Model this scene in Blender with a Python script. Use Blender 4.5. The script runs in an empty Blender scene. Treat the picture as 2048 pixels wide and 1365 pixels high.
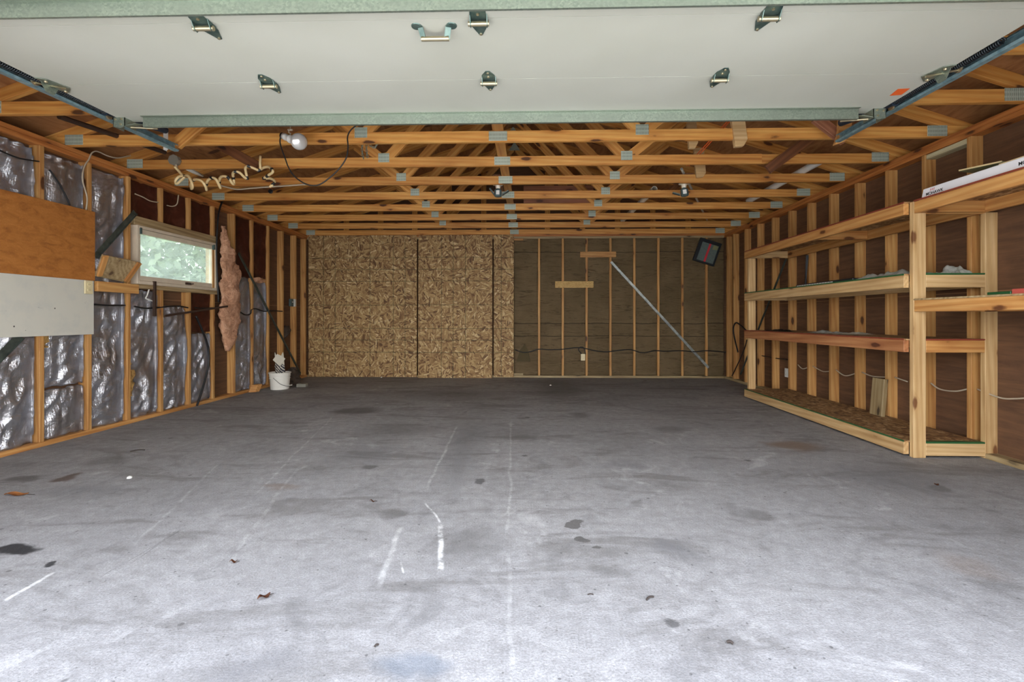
import bpy, bmesh, math, random
from mathutils import Vector, Matrix, noise
random.seed(7)
SC = bpy.context.scene
COL = SC.collection
PI = math.pi

# ------------------------------------------------------------------ camera, sky, sun, exposure
FPX, YAW, CXP, CYP, CAMZ = 941.0, 0.027, 1033.0, 637.0, 1.02
cam = bpy.data.cameras.new('camera')
cam.sensor_width = 36.0
cam.lens = FPX / 2048 * 36.0
cam.shift_x = (1024 - CXP) / 2048
cam.shift_y = -(682.5 - CYP) / 2048
cam.clip_start = 0.02
camo = bpy.data.objects.new('camera', cam)
camo.location = (0, 0, CAMZ)
camo.rotation_euler = (PI / 2, 0, YAW)
COL.objects.link(camo)
SC.camera = camo

world = bpy.data.worlds.new('overcast_sky')
SC.world = world
world.use_nodes = True
wn = world.node_tree
wn.nodes.clear()
_tc = wn.nodes.new('ShaderNodeTexCoord')
_sep = wn.nodes.new('ShaderNodeSeparateXYZ')
_mr = wn.nodes.new('ShaderNodeMapRange')
_mr.inputs['From Min'].default_value = -1
_mr.inputs['From Max'].default_value = 1
_rp = wn.nodes.new('ShaderNodeValToRGB')
_rp.color_ramp.elements[0].position = 0.46
_rp.color_ramp.elements[0].color = (0.30, 0.29, 0.26, 1)
_rp.color_ramp.elements[1].position = 1.0
_rp.color_ramp.elements[1].color = (0.60, 0.69, 0.88, 1)
for _p, _c in ((0.50, (0.9, 0.9, 0.88, 1)), (0.515, (1.0, 1.0, 1.0, 1)), (0.62, (1.0, 1.0, 1.02, 1)), (0.74, (0.76, 0.79, 0.88, 1))):
    _e = _rp.color_ramp.elements.new(_p)
    _e.color = _c
_bg = wn.nodes.new('ShaderNodeBackground')
_bg.inputs['Strength'].default_value = 9.0
_wo = wn.nodes.new('ShaderNodeOutputWorld')
wn.links.new(_tc.outputs['Generated'], _sep.inputs[0])
wn.links.new(_sep.outputs['Z'], _mr.inputs['Value'])
wn.links.new(_mr.outputs[0], _rp.inputs[0])
wn.links.new(_rp.outputs[0], _bg.inputs['Color'])
wn.links.new(_bg.outputs[0], _wo.inputs[0])

sun = bpy.data.lights.new('sun', 'SUN')
sun.energy = 19.0
sun.angle = 0.01
sun.color = (1.0, 0.95, 0.86)
suno = bpy.data.objects.new('sun', sun)
suno.location = (6, -2, 9)
suno.rotation_euler = (math.radians(8), math.radians(42), 0)
COL.objects.link(suno)

vs = SC.view_settings
vs.view_transform = 'Standard'
vs.look = 'None'
vs.exposure = 0.12
vs.gamma = 1.0
vs.use_curve_mapping = False
SC.cycles.max_bounces = 10
SC.cycles.diffuse_bounces = 6
SC.cycles.use_denoising = True

# ------------------------------------------------------------------ room numbers (metres)
XL, XR, YB = -3.86, 3.31, 8.08          # stud faces of the left, right and back walls
DEP = 0.089                             # stud depth
ZT = 2.465                              # top of the wall plates, underside of the trusses
YF = 0.80                               # inner face of the front wall
XC = -0.235                             # middle of the trusses


def P(px, py, ax, v):
    """the point of the plane ax = v that the camera sees at px, py of the 2048 x 1365 frame"""
    c, s = math.cos(YAW), math.sin(YAW)
    u, w = (px - CXP) / FPX, (CYP - py) / FPX
    d = (c * u - s, s * u + c, w)
    i = 'xyz'.index(ax)
    k = (v - (0, 0, CAMZ)[i]) / d[i]
    return Vector((k * d[0], k * d[1], CAMZ + k * d[2]))


# ------------------------------------------------------------------ materials
def rgb(r, g, b):
    f = lambda v: (v / 255 / 12.92) if v <= 10 else ((v / 255 + 0.055) / 1.055) ** 2.4
    return (f(r), f(g), f(b), 1)


class NT:
    def __init__(self, name):
        self.m = bpy.data.materials.new(name)
        self.m.use_nodes = True
        self.t = self.m.node_tree
        self.t.nodes.clear()
        self.out = self.t.nodes.new('ShaderNodeOutputMaterial')

    def n(self, typ, props=None, **ins):
        nd = self.t.nodes.new('ShaderNode' + typ)
        for k, v in (props or {}).items():
            setattr(nd, k, v)
        for k, v in ins.items():
            key = int(k[1:]) if k[0] == '_' and k[1:].isdigit() else k.replace('_', ' ')
            sock = nd.inputs[key]
            if isinstance(v, bpy.types.NodeSocket):
                self.t.links.new(v, sock)
            else:
                sock.default_value = v
        return nd

    def coords(self, rnd=True, scale=(1, 1, 1), kind='Object'):
        tc = self.n('TexCoord').outputs[kind]
        if rnd:
            oi = self.n('ObjectInfo').outputs['Random']
            mul = self.n('Math', {'operation': 'MULTIPLY'}, _0=oi, _1=53.7).outputs[0]
            cmb = self.n('CombineXYZ', X=mul, Y=mul, Z=mul).outputs[0]
            tc = self.n('VectorMath', {'operation': 'ADD'}, _0=tc, _1=cmb).outputs[0]
        return self.n('Mapping', Vector=tc, Scale=scale).outputs[0]

    def noise(self, vec, scale=5, detail=4, rough=0.55, dist=0):
        return self.n('TexNoise', Vector=vec, Scale=scale, Detail=detail, Roughness=rough, Distortion=dist).outputs

    def ramp(self, fac, stops):
        r = self.n('ValToRGB', Fac=fac)
        els = r.color_ramp.elements
        els[0].position, els[0].color = stops[0][0], stops[0][1]
        els[1].position, els[1].color = stops[-1][0], stops[-1][1]
        for p, c in stops[1:-1]:
            e = els.new(p)
            e.color = c
        return r.outputs[0]

    def mix(self, fac, a, b, mode='MIX'):
        x = self.n('Mix', {'data_type': 'RGBA', 'blend_type': mode})
        for s, v in ((0, fac), (6, a), (7, b)):
            if isinstance(v, bpy.types.NodeSocket):
                self.t.links.new(v, x.inputs[s])
            else:
                x.inputs[s].default_value = v
        return x.outputs[2]

    def math(self, op, a, b=0.0, clamp=False):
        return self.n('Math', {'operation': op, 'use_clamp': clamp}, _0=a, _1=b).outputs[0]

    def mr(self, v, a, b, c=0.0, d=1.0, smooth=False):
        x = self.n('MapRange', {'interpolation_type': 'SMOOTHSTEP' if smooth else 'LINEAR'}, Value=v)
        for k, q in zip(('From Min', 'From Max', 'To Min', 'To Max'), (a, b, c, d)):
            x.inputs[k].default_value = q
        return x.outputs[0]

    def bump(self, h, strength=0.3, dist=0.01):
        return self.n('Bump', Height=h, Strength=strength, Distance=dist).outputs[0]

    def done(self, color, rough=0.6, metal=0.0, normal=None, **kw):
        b = self.n('BsdfPrincipled', Base_Color=color, Roughness=rough, Metallic=metal, **kw)
        if normal is not None:
            self.t.links.new(normal, b.inputs['Normal'])
        self.t.links.new(b.outputs[0], self.out.inputs[0])
        self.m.diffuse_color = color if not isinstance(color, bpy.types.NodeSocket) else (0.5, 0.5, 0.5, 1)
        return self.m


G1 = (1, 1, 1, 1)


def wood(name, pale, mid, dark, knot, var=0.25, rough=0.62, grain=1.0, stain=None):
    t = NT(name)
    v = t.coords(scale=(0.5, 11, 11))
    n1 = t.noise(v, 1.9, 6, 0.6, 0.9)[0]
    w = t.n('TexWave', {'wave_type': 'BANDS', 'bands_direction': 'DIAGONAL'}, Vector=v, Scale=1.3 * grain, Distortion=7.0, Detail=2.0,
            Detail_Scale=0.7).outputs[1]
    f = t.math('ADD', t.math('MULTIPLY', n1, 0.80), t.math('MULTIPLY', w, 0.20))
    col = t.ramp(f, [(0.20, dark), (0.46, mid), (0.72, pale)])
    v2 = t.coords(scale=(5, 150, 150))
    fine = t.noise(v2, 1.0, 2)[0]
    col = t.mix(0.35, col, t.ramp(fine, [(0.3, (0.66, 0.58, 0.5, 1)), (0.65, G1)]), 'MULTIPLY')
    # knots: small dark ovals, only in some of the cells
    v3 = t.coords(scale=(3.0, 8.5, 8.5))
    vn = t.n('TexVoronoi', Vector=v3, Scale=1.0, Randomness=1.0)
    vo = vn.outputs
    some = t.math('GREATER_THAN', t.n('SeparateColor', Color=vo[1]).outputs[0], 0.38)
    kn = t.math('ADD', vo[0], t.math('MULTIPLY', t.noise(v3, 7, 2)[0], 0.10))
    col = t.mix(t.math('MULTIPLY', some, t.mr(kn, 0.16, 0.46, 0.55, 0.0, True)), col, dark)
    col = t.mix(t.math('MULTIPLY', some, t.mr(kn, 0.17, 0.23, 0.9, 0.0)), col, knot)
    lw = t.noise(t.coords(scale=(1.1, 2.2, 2.2)), 1.4, 3)[0]
    col = t.mix(1.0, col, t.ramp(lw, [(0.3, (0.80, 0.76, 0.72, 1)), (0.62, G1)]), 'MULTIPLY')
    rnd = t.n('ObjectInfo').outputs['Random']
    col = t.mix(1.0, col, t.ramp(rnd, [(0.0, (1 - var, 1 - var * 1.15, 1 - var * 1.3, 1)), (1.0, G1)]), 'MULTIPLY')
    if stain:
        s = t.noise(t.coords(scale=(1.2, 3, 3)), 2.0, 4)[0]
        col = t.mix(t.mr(s, 0.52, 0.68, 0, 0.7), col, stain)
    nb = t.bump(fine, 0.18, 0.002)
    return t.done(col, rough, 0, nb)


M = {}
M['stud'] = wood('pine_stud', rgb(222, 178, 114), rgb(206, 154, 90), rgb(170, 114, 60), rgb(70, 34, 16), 0.22)
M['truss'] = wood('pine_truss', rgb(238, 186, 106), rgb(224, 160, 80), rgb(186, 116, 50), rgb(66, 30, 16), 0.28)
M['plate'] = wood('pine_plate', rgb(206, 142, 78), rgb(188, 118, 58), rgb(146, 82, 38), rgb(60, 28, 14), 0.15)
M['newwood'] = wood('shelf_pine', rgb(224, 194, 146), rgb(208, 174, 122), rgb(180, 142, 92), rgb(110, 66, 34), 0.14)
M['fir'] = wood('fir_rail', rgb(220, 172, 108), rgb(204, 148, 84), rgb(170, 110, 56), rgb(90, 48, 24), 0.12)
M['redwood'] = wood('reddish_rail', rgb(194, 140, 94), rgb(174, 116, 74), rgb(138, 84, 52), rgb(80, 40, 24), 0.08)
M['greywood'] = wood('weathered_board', rgb(190, 174, 136), rgb(168, 148, 108), rgb(126, 106, 74), rgb(70, 58, 44), 0.1)
M['paleblock'] = wood('pale_block', rgb(220, 218, 184), rgb(206, 202, 164), rgb(176, 170, 130), rgb(120, 110, 80), 0.03)
M['darkwood'] = wood('dark_board', rgb(134, 88, 52), rgb(112, 68, 38), rgb(76, 44, 24), rgb(34, 18, 12), 0.1)
M['pinkboard'] = wood('pinkish_board', rgb(178, 124, 92), rgb(158, 104, 76), rgb(124, 78, 54), rgb(80, 46, 36), 0.05)

t = NT('roof_plywood')
v = t.coords(False, (2.5, 0.6, 2.5))
n = t.noise(v, 5, 5, 0.6, 1.2)[0]
col = t.ramp(n, [(0.25, rgb(108, 68, 38)), (0.5, rgb(152, 104, 62)), (0.8, rgb(178, 130, 84))])
vo = t.n('TexVoronoi', Vector=t.coords(False, (1.2, 2.6, 1.2)), Scale=1.1).outputs[0]
col = t.mix(t.mr(vo, 0.07, 0.11, 0.8, 0), col, rgb(58, 30, 20))
M['roofply'] = t.done(col, 0.75, 0, t.bump(n, 0.15, 0.003))

t = NT('brown_sheathing')
v = t.coords(False, (6, 0.8, 0.8))
n = t.noise(t.coords(False), 3.0, 5, 0.6)[0]
st = t.noise(t.coords(False, (1, 1.4, 16)), 2.0, 4, 0.6, 0.4)[0]
col = t.mix(t.mr(st, 0.35, 0.7), rgb(82, 56, 37), rgb(108, 76, 50))
col = t.mix(t.mr(n, 0.55, 0.75, 0, 0.5), col, rgb(120, 84, 58))
z = t.n('SeparateXYZ', Vector=t.n('TexCoord').outputs['Object']).outputs['Z']
ln = t.math('LESS_THAN', t.math('ABSOLUTE', t.math('SUBTRACT', z, 1.219)), 0.004)
col = t.mix(t.math('MULTIPLY', ln, 0.7), col, rgb(150, 112, 76))
M['sheath'] = t.done(col, 0.8, 0, t.bump(n, 0.1, 0.003))

# rough-sawn concrete floor with its stains, scrapes and tyre marks
t = NT('concrete_floor')
tc = t.n('TexCoord').outputs['Object']
nA = t.noise(tc, 0.55, 5, 0.6, 0.5)[0]
nB = t.noise(t.n('Mapping', Vector=tc, Scale=(0.7, 2.4, 1)).outputs[0], 1.6, 6, 0.65, 0.8)[0]
nC = t.noise(tc, 16, 5, 0.7)[0]
nD = t.noise(tc, 130, 3, 0.7)[0]
col = t.ramp(nA, [(0.3, rgb(166, 166, 168)), (0.55, rgb(192, 192, 193)), (0.75, rgb(208, 207, 206))])
col = t.mix(t.mr(nB, 0.5, 0.66, 0, 0.62, True), col, rgb(112, 109, 106))
col = t.mix(t.mr(nB, 0.42, 0.28, 0, 0.35, True), col, rgb(212, 212, 212))
col = t.mix(t.mr(nC, 0.3, 0.75, 0.55, 0.0), col, rgb(104, 102, 100))
col = t.mix(t.mr(nD, 0.3, 0.8, 0.65, 0.0), col, rgb(96, 94, 92))
nE = t.noise(tc, 2.4, 7, 0.68, 1.2)[0]
col = t.mix(t.mr(nE, 0.55, 0.64, 0, 0.42), col, rgb(104, 103, 103))
col = t.mix(t.mr(nE, 0.40, 0.30, 0, 0.30), col, rgb(214, 214, 214))
for sc_, thr, keep, st_ in ((2.6, 0.085, 0.55, 0.75), (6.5, 0.085, 0.62, 0.6), (19.0, 0.12, 0.6, 0.65)):
    fv = t.n('TexVoronoi', Vector=t.n('VectorMath', {'operation': 'ADD'}, _0=tc, _1=(sc_, sc_ * 2, 0)).outputs[0], Scale=sc_).outputs
    kp = t.math('GREATER_THAN', t.n('SeparateColor', Color=fv[1]).outputs[0], keep)
    fd = t.math('ADD', fv[0], t.math('MULTIPLY', nC, 0.14))
    col = t.mix(t.math('MULTIPLY', kp, t.mr(fd, thr + 0.03, thr + 0.055, st_, 0)), col, rgb(74, 73, 73))
pit = t.n('TexVoronoi', Vector=tc, Scale=34).outputs
col = t.mix(t.mr(t.math('ADD', pit[0], t.math('MULTIPLY', nC, 0.3)), 0.19, 0.25, 0.55, 0), col, rgb(70, 68, 66))
wob = t.n('VectorMath', {'operation': 'SCALE'}, _0=t.n('VectorMath', {'operation': 'SUBTRACT'}, _0=t.n('TexNoise', Vector=tc, Scale=5.0, Detail=4.0).outputs[1], _1=(0.5, 0.5, 0.5)).outputs[0], Scale=0.22).outputs[0]
wob_s = t.n('VectorMath', {'operation': 'SCALE'}, _0=t.n('VectorMath', {'operation': 'SUBTRACT'}, _0=t.n('TexNoise', Vector=tc, Scale=3.0, Detail=2.0).outputs[1], _1=(0.5, 0.5, 0.5)).outputs[0], Scale=0.05).outputs[0]
tcw = t.n('VectorMath', {'operation': 'ADD'}, _0=tc, _1=wob).outputs[0]
tcs = t.n('VectorMath', {'operation': 'ADD'}, _0=tc, _1=wob_s).outputs[0]
BLACK, OIL, RUST, WHITE, DUST = rgb(34, 34, 36), rgb(92, 90, 88), rgb(120, 100, 82), rgb(236, 236, 234), rgb(112, 112, 114)
# px, py, half width px, half height px, tilt deg, colour, strength, softness
marks = [
    (715, 822, 52, 8, 0, OIL, .8, .5), (1590, 892, 66, 10, 0, RUST, .75, .6), (955, 963, 15, 6, 0, BLACK, .6, .3),
    (1155, 1049, 16, 6, 0, OIL, .9, .12), (1161, 1081, 12, 6, 0, OIL, .95, .12), (1190, 1104, 9, 4, 0, OIL, .95, .15),
    (740, 935, 20, 4, 0, OIL, .8, .4), (40, 1096, 42, 9, 0, BLACK, .95, .3), (112, 1128, 15, 4, 0, BLACK, .9, .4),
    (130, 958, 22, 7, 0, rgb(80, 62, 50), .8, .5), (45, 958, 40, 6, 0, OIL, .7, .5), (210, 924, 50, 10, 0, OIL, .5, .6),
    (785, 1028, 30, 12, 0, OIL, .55, .5), (930, 1085, 90, 42, 0, OIL, .5, .8), (1250, 930, 60, 12, 0, DUST, .6, .8),
    (1520, 1030, 45, 12, 0, OIL, .55, .7), (1340, 1095, 60, 18, 0, DUST, .6, .8), (1210, 1140, 45, 14, 0, OIL, .5, .8),
    (1790, 958, 130, 26, 0, DUST, .6, .8), (1880, 978, 24, 6, 0, OIL, .6, .5), (1930, 1128, 60, 22, 0, RUST, .3, .7),
    (900, 790, 150, 12, 0, OIL, .45, .9), (1120, 775, 60, 22, 0, OIL, .6, .8), (620, 770, 60, 10, 0, OIL, .4, .9),
    (1270, 1010, 26, 8, 0, OIL, .5, .7), (1160, 830, 26, 7, 0, OIL, .6, .6), (1345, 860, 45, 8, 0, OIL, .5, .6),
    (790, 860, 100, 14, 0, OIL, .45, .8), (740, 910, 90, 20, 0, DUST, .45, .9), (1040, 870, 60, 14, 0, OIL, .4, .9),
    (520, 1330, 110, 40, 0, DUST, .5, .9), (820, 1340, 90, 24, 0, rgb(110, 118, 128), .6, .7), (1990, 1170, 50, 18, 0, OIL, .4, .8),
    (930, 890, 55, 70, 0, DUST, .5, .9), (150, 985, 110, 10, 0, DUST, .5, .8), (560, 975, 50, 6, 0, RUST, .4, .7)]
for (px, py, hw, hh, rt, c_, st_, so) in marks:
    a, b, d_ = P(px, py, 'z', 0), P(px + hw, py, 'z', 0), P(px, py - hh, 'z', 0)
    rx, ry = (b - a).length, (d_ - a).length
    mp = t.n('Mapping', {'vector_type': 'TEXTURE'}, Vector=tcw, Location=(a.x, a.y, 0), Scale=(rx, ry, 50)).outputs[0]
    ln = t.n('VectorMath', {'operation': 'LENGTH'}, _0=mp).outputs[1]
    col = t.mix(t.mr(ln, 1 - so, 1.05 + so * 0.2, st_, 0, True), col, c_)
# scrapes and tyre marks: (px0, py0, px1, py1, half width m, colour, strength)
lines = [(1022, 840, 1016, 1100, .010, WHITE, .2), (1016, 1100, 1022, 1365, .010, WHITE, .14), (878, 1048, 883, 1148, .014, WHITE, .9),
         (852, 1006, 878, 1048, .007, WHITE, .7), (915, 850, 850, 985, .012, WHITE, .3), (805, 1050, 752, 1180, .016, WHITE, .32),
         (440, 925, 260, 1100, .010, WHITE, .16), (600, 930, 440, 1150, .012, WHITE, .14), (105, 1145, 0, 1208, .010, WHITE, .75),
         (380, 1052, 195, 1158, .003, BLACK, .5), (368, 1056, 255, 1132, .003, BLACK, .5), (355, 1062, 300, 1100, .003, BLACK, .45),
         (930, 860, 905, 1010, .05, DUST, .35), (801, 1120, 808, 1150, .005, WHITE, .7), (670, 830, 500, 1000, .010, WHITE, .2)]
for (x0, y0, x1, y1, hw, c_, st_) in lines:
    a, b = P(x0, y0, 'z', 0), P(x1, y1, 'z', 0)
    md = (a + b) / 2
    mp = t.n('Mapping', {'vector_type': 'TEXTURE'}, Vector=tcs, Location=(md.x, md.y, 0), Rotation=(0, 0, math.atan2(b.y - a.y, b.x - a.x)),
             Scale=((b - a).length / 2, hw, 50)).outputs[0]
    ab = t.n('VectorMath', {'operation': 'ABSOLUTE'}, _0=mp).outputs[0]
    sx = t.n('SeparateXYZ', Vector=ab).outputs
    f1 = t.mr(sx[0], 0.8, 1.0, 1, 0, True)
    f2 = t.mr(sx[1], 0.3, 1.2, st_, 0, True)
    br = t.mr(nC, 0.38, 0.62, 0.1, 1.0)
    col = t.mix(t.math('MULTIPLY', t.math('MULTIPLY', f1, f2), br), col, c_)
bp = t.bump(t.math('ADD', nC, t.math('MULTIPLY', nD, 0.5)), 0.6, 0.006)
M['concrete'] = t.done(col, 0.72, 0, bp, Specular_IOR_Level=0.35)

t = NT('driveway_concrete')
n = t.noise(t.coords(False), 3, 5)[0]
M['drive'] = t.done(t.ramp(n, [(0.3, rgb(176, 174, 170)), (0.7, rgb(204, 202, 198))]), 0.9)

# OSB: flakes in several turned directions, with the printed nailing grid
def osb(name, gridx=(), gridz=(), tint=(0.93, 0.92, 0.90, 1), dark=1.0):
    t = NT(name)
    base = t.coords(False)
    rc = t.coords(True)
    sel = t.n('TexVoronoi', Vector=t.n('VectorMath', {'operation': 'ADD'}, _0=rc, _1=t.n('VectorMath', {'operation': 'SCALE'}, _0=t.n('TexNoise', Vector=rc, Scale=9.0, Detail=4.0).outputs[1], Scale=0.10).outputs[0]).outputs[0], Scale=12).outputs['Color']
    ss = t.n('SeparateColor', Color=sel).outputs[0]
    layers = []
    for k, ang in enumerate((0.2, 0.85, 1.5, 2.1, 2.75)):
        r1 = t.n('Mapping', Vector=rc, Rotation=(0, ang, 0)).outputs[0]
        mp = t.n('Mapping', Vector=r1, Scale=(11, 20, 48), Location=(k * 7.3, k * 3.1, k)).outputs[0]
        layers.append(t.n('TexVoronoi', {'distance': 'CHEBYCHEV'}, Vector=mp, Scale=1.0, Randomness=0.9).outputs)
    colv, dst = layers[0][1], layers[0][0]
    for k in range(1, 5):
        f = t.math('GREATER_THAN', ss, k / 5)
        colv = t.mix(f, colv, layers[k][1])
        dst = t.n('Mix', {'data_type': 'FLOAT'}, _0=f, _2=dst, _3=layers[k][0]).outputs[0]
    val = t.n('SeparateColor', Color=colv).outputs[1]
    c = t.ramp(val, [(0.0, rgb(104, 72, 44)), (0.25, rgb(152, 116, 74)), (0.6, rgb(182, 148, 98)), (0.88, rgb(204, 174, 122)), (1.0, rgb(232, 208, 160))])
    c = t.mix(t.mr(dst, 0.55, 0.85, 0, 0.55), c, rgb(70, 48, 28))
    c = t.mix(t.mr(t.noise(rc, 60, 3)[0], 0.35, 0.6, 0.35, 0), c, rgb(92, 64, 34))
    c = t.mix(1.0, c, tint, 'MULTIPLY')
    xyz = t.n('SeparateXYZ', Vector=base).outputs
    for ax, vals in ((0, gridx), (2, gridz)):
        for g in vals:
            l = t.math('LESS_THAN', t.math('ABSOLUTE', t.math('SUBTRACT', xyz[ax], g)), 0.0045)
            c = t.mix(t.math('MULTIPLY', l, 0.7), c, rgb(58, 62, 34))
    return t.done(c, 0.7, 0, t.bump(val, 0.25, 0.003))


M['osb'] = osb('oriented_strand_board')
M['osbdark'] = osb('shelf_strand_board', tint=(0.82, 0.72, 0.68, 1))

t = NT('strand_strip')
n1 = t.noise(t.coords(True, (5, 5, 22)), 3.0, 5, 0.65, 1.5)[0]
M['strip'] = t.done(t.ramp(n1, [(0.32, rgb(126, 92, 48)), (0.46, rgb(190, 154, 92)), (0.7, rgb(212, 180, 118))]), 0.7, 0, t.bump(n1, 0.2, 0.003))

# foil-faced insulation
t = NT('foil_facing')
v = t.coords()
n1 = t.noise(t.n('Mapping', Vector=v, Scale=(1, 3.2, 7)).outputs[0], 1.6, 5, 0.6, 1.4)[0]
n2 = t.noise(t.n('Mapping', Vector=v, Scale=(1, 22, 9)).outputs[0], 1.8, 4, 0.65, 0.8)[0]
scr = t.n('TexWave', {'wave_type': 'BANDS', 'bands_direction': 'Y'}, Vector=v, Scale=22, Distortion=1.5).outputs[1]
h = t.math('ADD', t.math('MULTIPLY', n1, 1.5), t.math('ADD', t.math('MULTIPLY', n2, 0.75), t.math('MULTIPLY', scr, 0.05)))
c = t.mix(t.mr(t.noise(v, 2.2, 3)[0], 0.48, 0.72, 0, 0.6), rgb(232, 234, 240), rgb(206, 182, 158))  # pinkish-brown patches put the reflection of the wood into the foil colour
M['foil'] = t.done(c, 0.24, 0.80, t.bump(h, 0.6, 0.018))

t = NT('red_kraft_paper')
v = t.coords()
n1 = t.noise(v, 7, 5, 0.6, 0.8)[0]
c = t.ramp(n1, [(0.3, rgb(74, 38, 28)), (0.55, rgb(100, 54, 40)), (0.8, rgb(138, 88, 68))])
M['redkraft'] = t.done(c, 0.42, 0, t.bump(n1, 0.5, 0.012))

t = NT('brown_kraft_paper')
v = t.coords(True, (1.6, 1, 10))
n1 = t.noise(v, 1.7, 6, 0.65, 1.6)[0]
n2 = t.noise(t.coords(True), 2.5, 4)[0]
n3 = t.noise(t.coords(True, (4, 1, 30)), 1.5, 4, 0.6, 1.0)[0]
c = t.ramp(n2, [(0.3, rgb(142, 120, 86)), (0.7, rgb(170, 146, 108))])
c = t.mix(t.mr(n1, 0.32, 0.46, 0.6, 0), c, rgb(74, 58, 40))
c = t.mix(t.mr(n3, 0.60, 0.68, 0, 0.45), c, rgb(176, 154, 116))
oz = t.n('SeparateXYZ', Vector=t.n('TexCoord').outputs['Object']).outputs
wz = t.math('ADD', oz[2], t.math('MULTIPLY', n2, 0.05))
for q_, w_, k_ in ((0.945, 0.006, rgb(168, 144, 108)), (0.915, 0.007, rgb(44, 34, 24)), (0.70, 0.006, rgb(40, 30, 22)), (1.79, 0.004, rgb(160, 138, 104)), (2.14, 0.006, rgb(52, 40, 28))):
    c = t.mix(t.math('MULTIPLY', t.math('LESS_THAN', t.math('ABSOLUTE', t.math('SUBTRACT', wz, q_)), w_), 0.7), c, k_)
M['kraft'] = t.done(c, 0.5, 0, t.bump(t.math('ADD', n1, t.math('MULTIPLY', n3, 0.5)), 0.9, 0.03))

t = NT('pink_glass_wool')
v = t.coords()
n1 = t.noise(v, 14, 6, 0.75, 1.0)[0]
c = t.ramp(n1, [(0.28, rgb(150, 104, 76)), (0.5, rgb(208, 158, 124)), (0.75, rgb(234, 194, 164))])
M['pink'] = t.done(c, 0.95, 0, t.bump(n1, 0.9, 0.02))
t = NT('yellow_glass_wool')
n1 = t.noise(t.coords(), 20, 6, 0.75, 1.0)[0]
M['wool'] = t.done(t.ramp(n1, [(0.3, rgb(120, 84, 40)), (0.7, rgb(206, 166, 96))]), 0.95, 0, t.bump(n1, 0.9, 0.02))

t = NT('galvanised_steel')
v = t.coords()
sp = t.n('TexVoronoi', Vector=v, Scale=120).outputs[1]
sv = t.n('SeparateColor', Color=sp).outputs[0]
n1 = t.noise(v, 6, 4)[0]
c = t.mix(t.mr(n1, 0.4, 0.7), t.ramp(sv, [(0, rgb(132, 144, 132)), (1, rgb(156, 166, 152))]), rgb(140, 150, 138))
M['galv'] = t.done(c, 0.42, 0.75, None)
t = NT('track_steel')
n1 = t.noise(t.coords(), 30, 4)[0]
M['track'] = t.done(t.ramp(n1, [(0.3, rgb(104, 136, 144)), (0.7, rgb(146, 174, 180))]), 0.42, 0.45, t.bump(n1, 0.1, 0.002))
t = NT('hinge_steel')
n1 = t.noise(t.coords(), 20, 4)[0]
M['hinge'] = t.done(t.ramp(n1, [(0.3, rgb(70, 96, 94)), (0.7, rgb(120, 140, 132))]), 0.4, 0.7)
t = NT('strap_steel')
n1 = t.noise(t.coords(), 14, 4)[0]
M['strap'] = t.done(t.ramp(n1, [(0.3, rgb(140, 148, 146)), (0.7, rgb(206, 212, 208))]), 0.32, 0.6)
t = NT('dark_strap_steel')
n1 = t.noise(t.coords(), 14, 4)[0]
M['darkstrap'] = t.done(t.ramp(n1, [(0.3, rgb(62, 70, 66)), (0.7, rgb(96, 104, 96))]), 0.45, 0.5)
t = NT('nail_plate_steel')
v = t.coords()
w = t.n('TexWave', {'wave_type': 'BANDS', 'bands_direction': 'X'}, Vector=v, Scale=26, Distortion=0.6).outputs[1]
sl = t.n('TexWave', {'wave_type': 'BANDS', 'bands_direction': 'Z'}, Vector=v, Scale=10, Distortion=0.3).outputs[1]
c = t.mix(t.math('MULTIPLY', t.mr(w, 0.5, 0.8), t.mr(sl, 0.2, 0.5)), rgb(184, 196, 182), rgb(134, 144, 128))
M['nailplate'] = t.done(c, 0.45, 0.25, t.bump(w, 0.4, 0.003))
t = NT('zinc_pin')
M['zinc'] = t.done(rgb(170, 160, 132), 0.35, 0.8)

t = NT('white_door_skin')
v = t.coords(False)
n1 = t.noise(v, 1.2, 3)[0]
n2 = t.noise(t.n('Mapping', Vector=v, Scale=(1.5, 5, 1)).outputs[0], 5, 6, 0.7)[0]
c = t.mix(t.mr(n1, 0.3, 0.7), rgb(178, 180, 168), rgb(188, 190, 180))
c = t.mix(t.mr(n2, 0.68, 0.78, 0, 0.35), c, rgb(150, 132, 110))
M['doorskin'] = t.done(c, 0.5)

t = NT('orange_hardboard')
v = t.coords(True, (1, 1, 2.4))
n1 = t.noise(v, 9, 5, 0.65, 0.8)[0]
n2 = t.noise(t.coords(), 120, 3)[0]
c = t.ramp(n1, [(0.25, rgb(130, 78, 32)), (0.5, rgb(164, 104, 46)), (0.8, rgb(182, 122, 60))])
c = t.mix(t.mr(n2, 0.55, 0.75, 0, 0.35), c, rgb(206, 140, 80))
M['hardboard'] = t.done(c, 0.6)
t = NT('scuffed_white_board')
v = t.coords(True)
n1 = t.noise(v, 7, 5, 0.6)[0]
n2 = t.noise(t.n('Mapping', Vector=v, Scale=(1, 6, 18)).outputs[0], 2.2, 5, 0.6, 1.0)[0]
c = t.mix(t.mr(n1, 0.5, 0.7, 0, 0.3), rgb(198, 196, 184), rgb(166, 172, 172))
c = t.mix(t.mr(n2, 0.7, 0.74, 0, 0.5), c, rgb(110, 110, 108))
dots = t.n('TexVoronoi', Vector=v, Scale=7.5).outputs[0]
c = t.mix(t.mr(dots, 0.045, 0.055, 0.9, 0), c, rgb(40, 34, 30))
M['whiteboard'] = t.done(c, 0.45)


def plain(name, c, rough=0.5, metal=0.0, var=0.12, sc=8.0, **kw):
    t = NT(name)
    n1 = t.noise(t.coords(), sc, 4)[0]
    d = tuple(x * (1 - var) for x in c[:3]) + (1,)
    return t.done(t.ramp(n1, [(0.3, d), (0.7, c)]), rough, metal, **kw)


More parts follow.
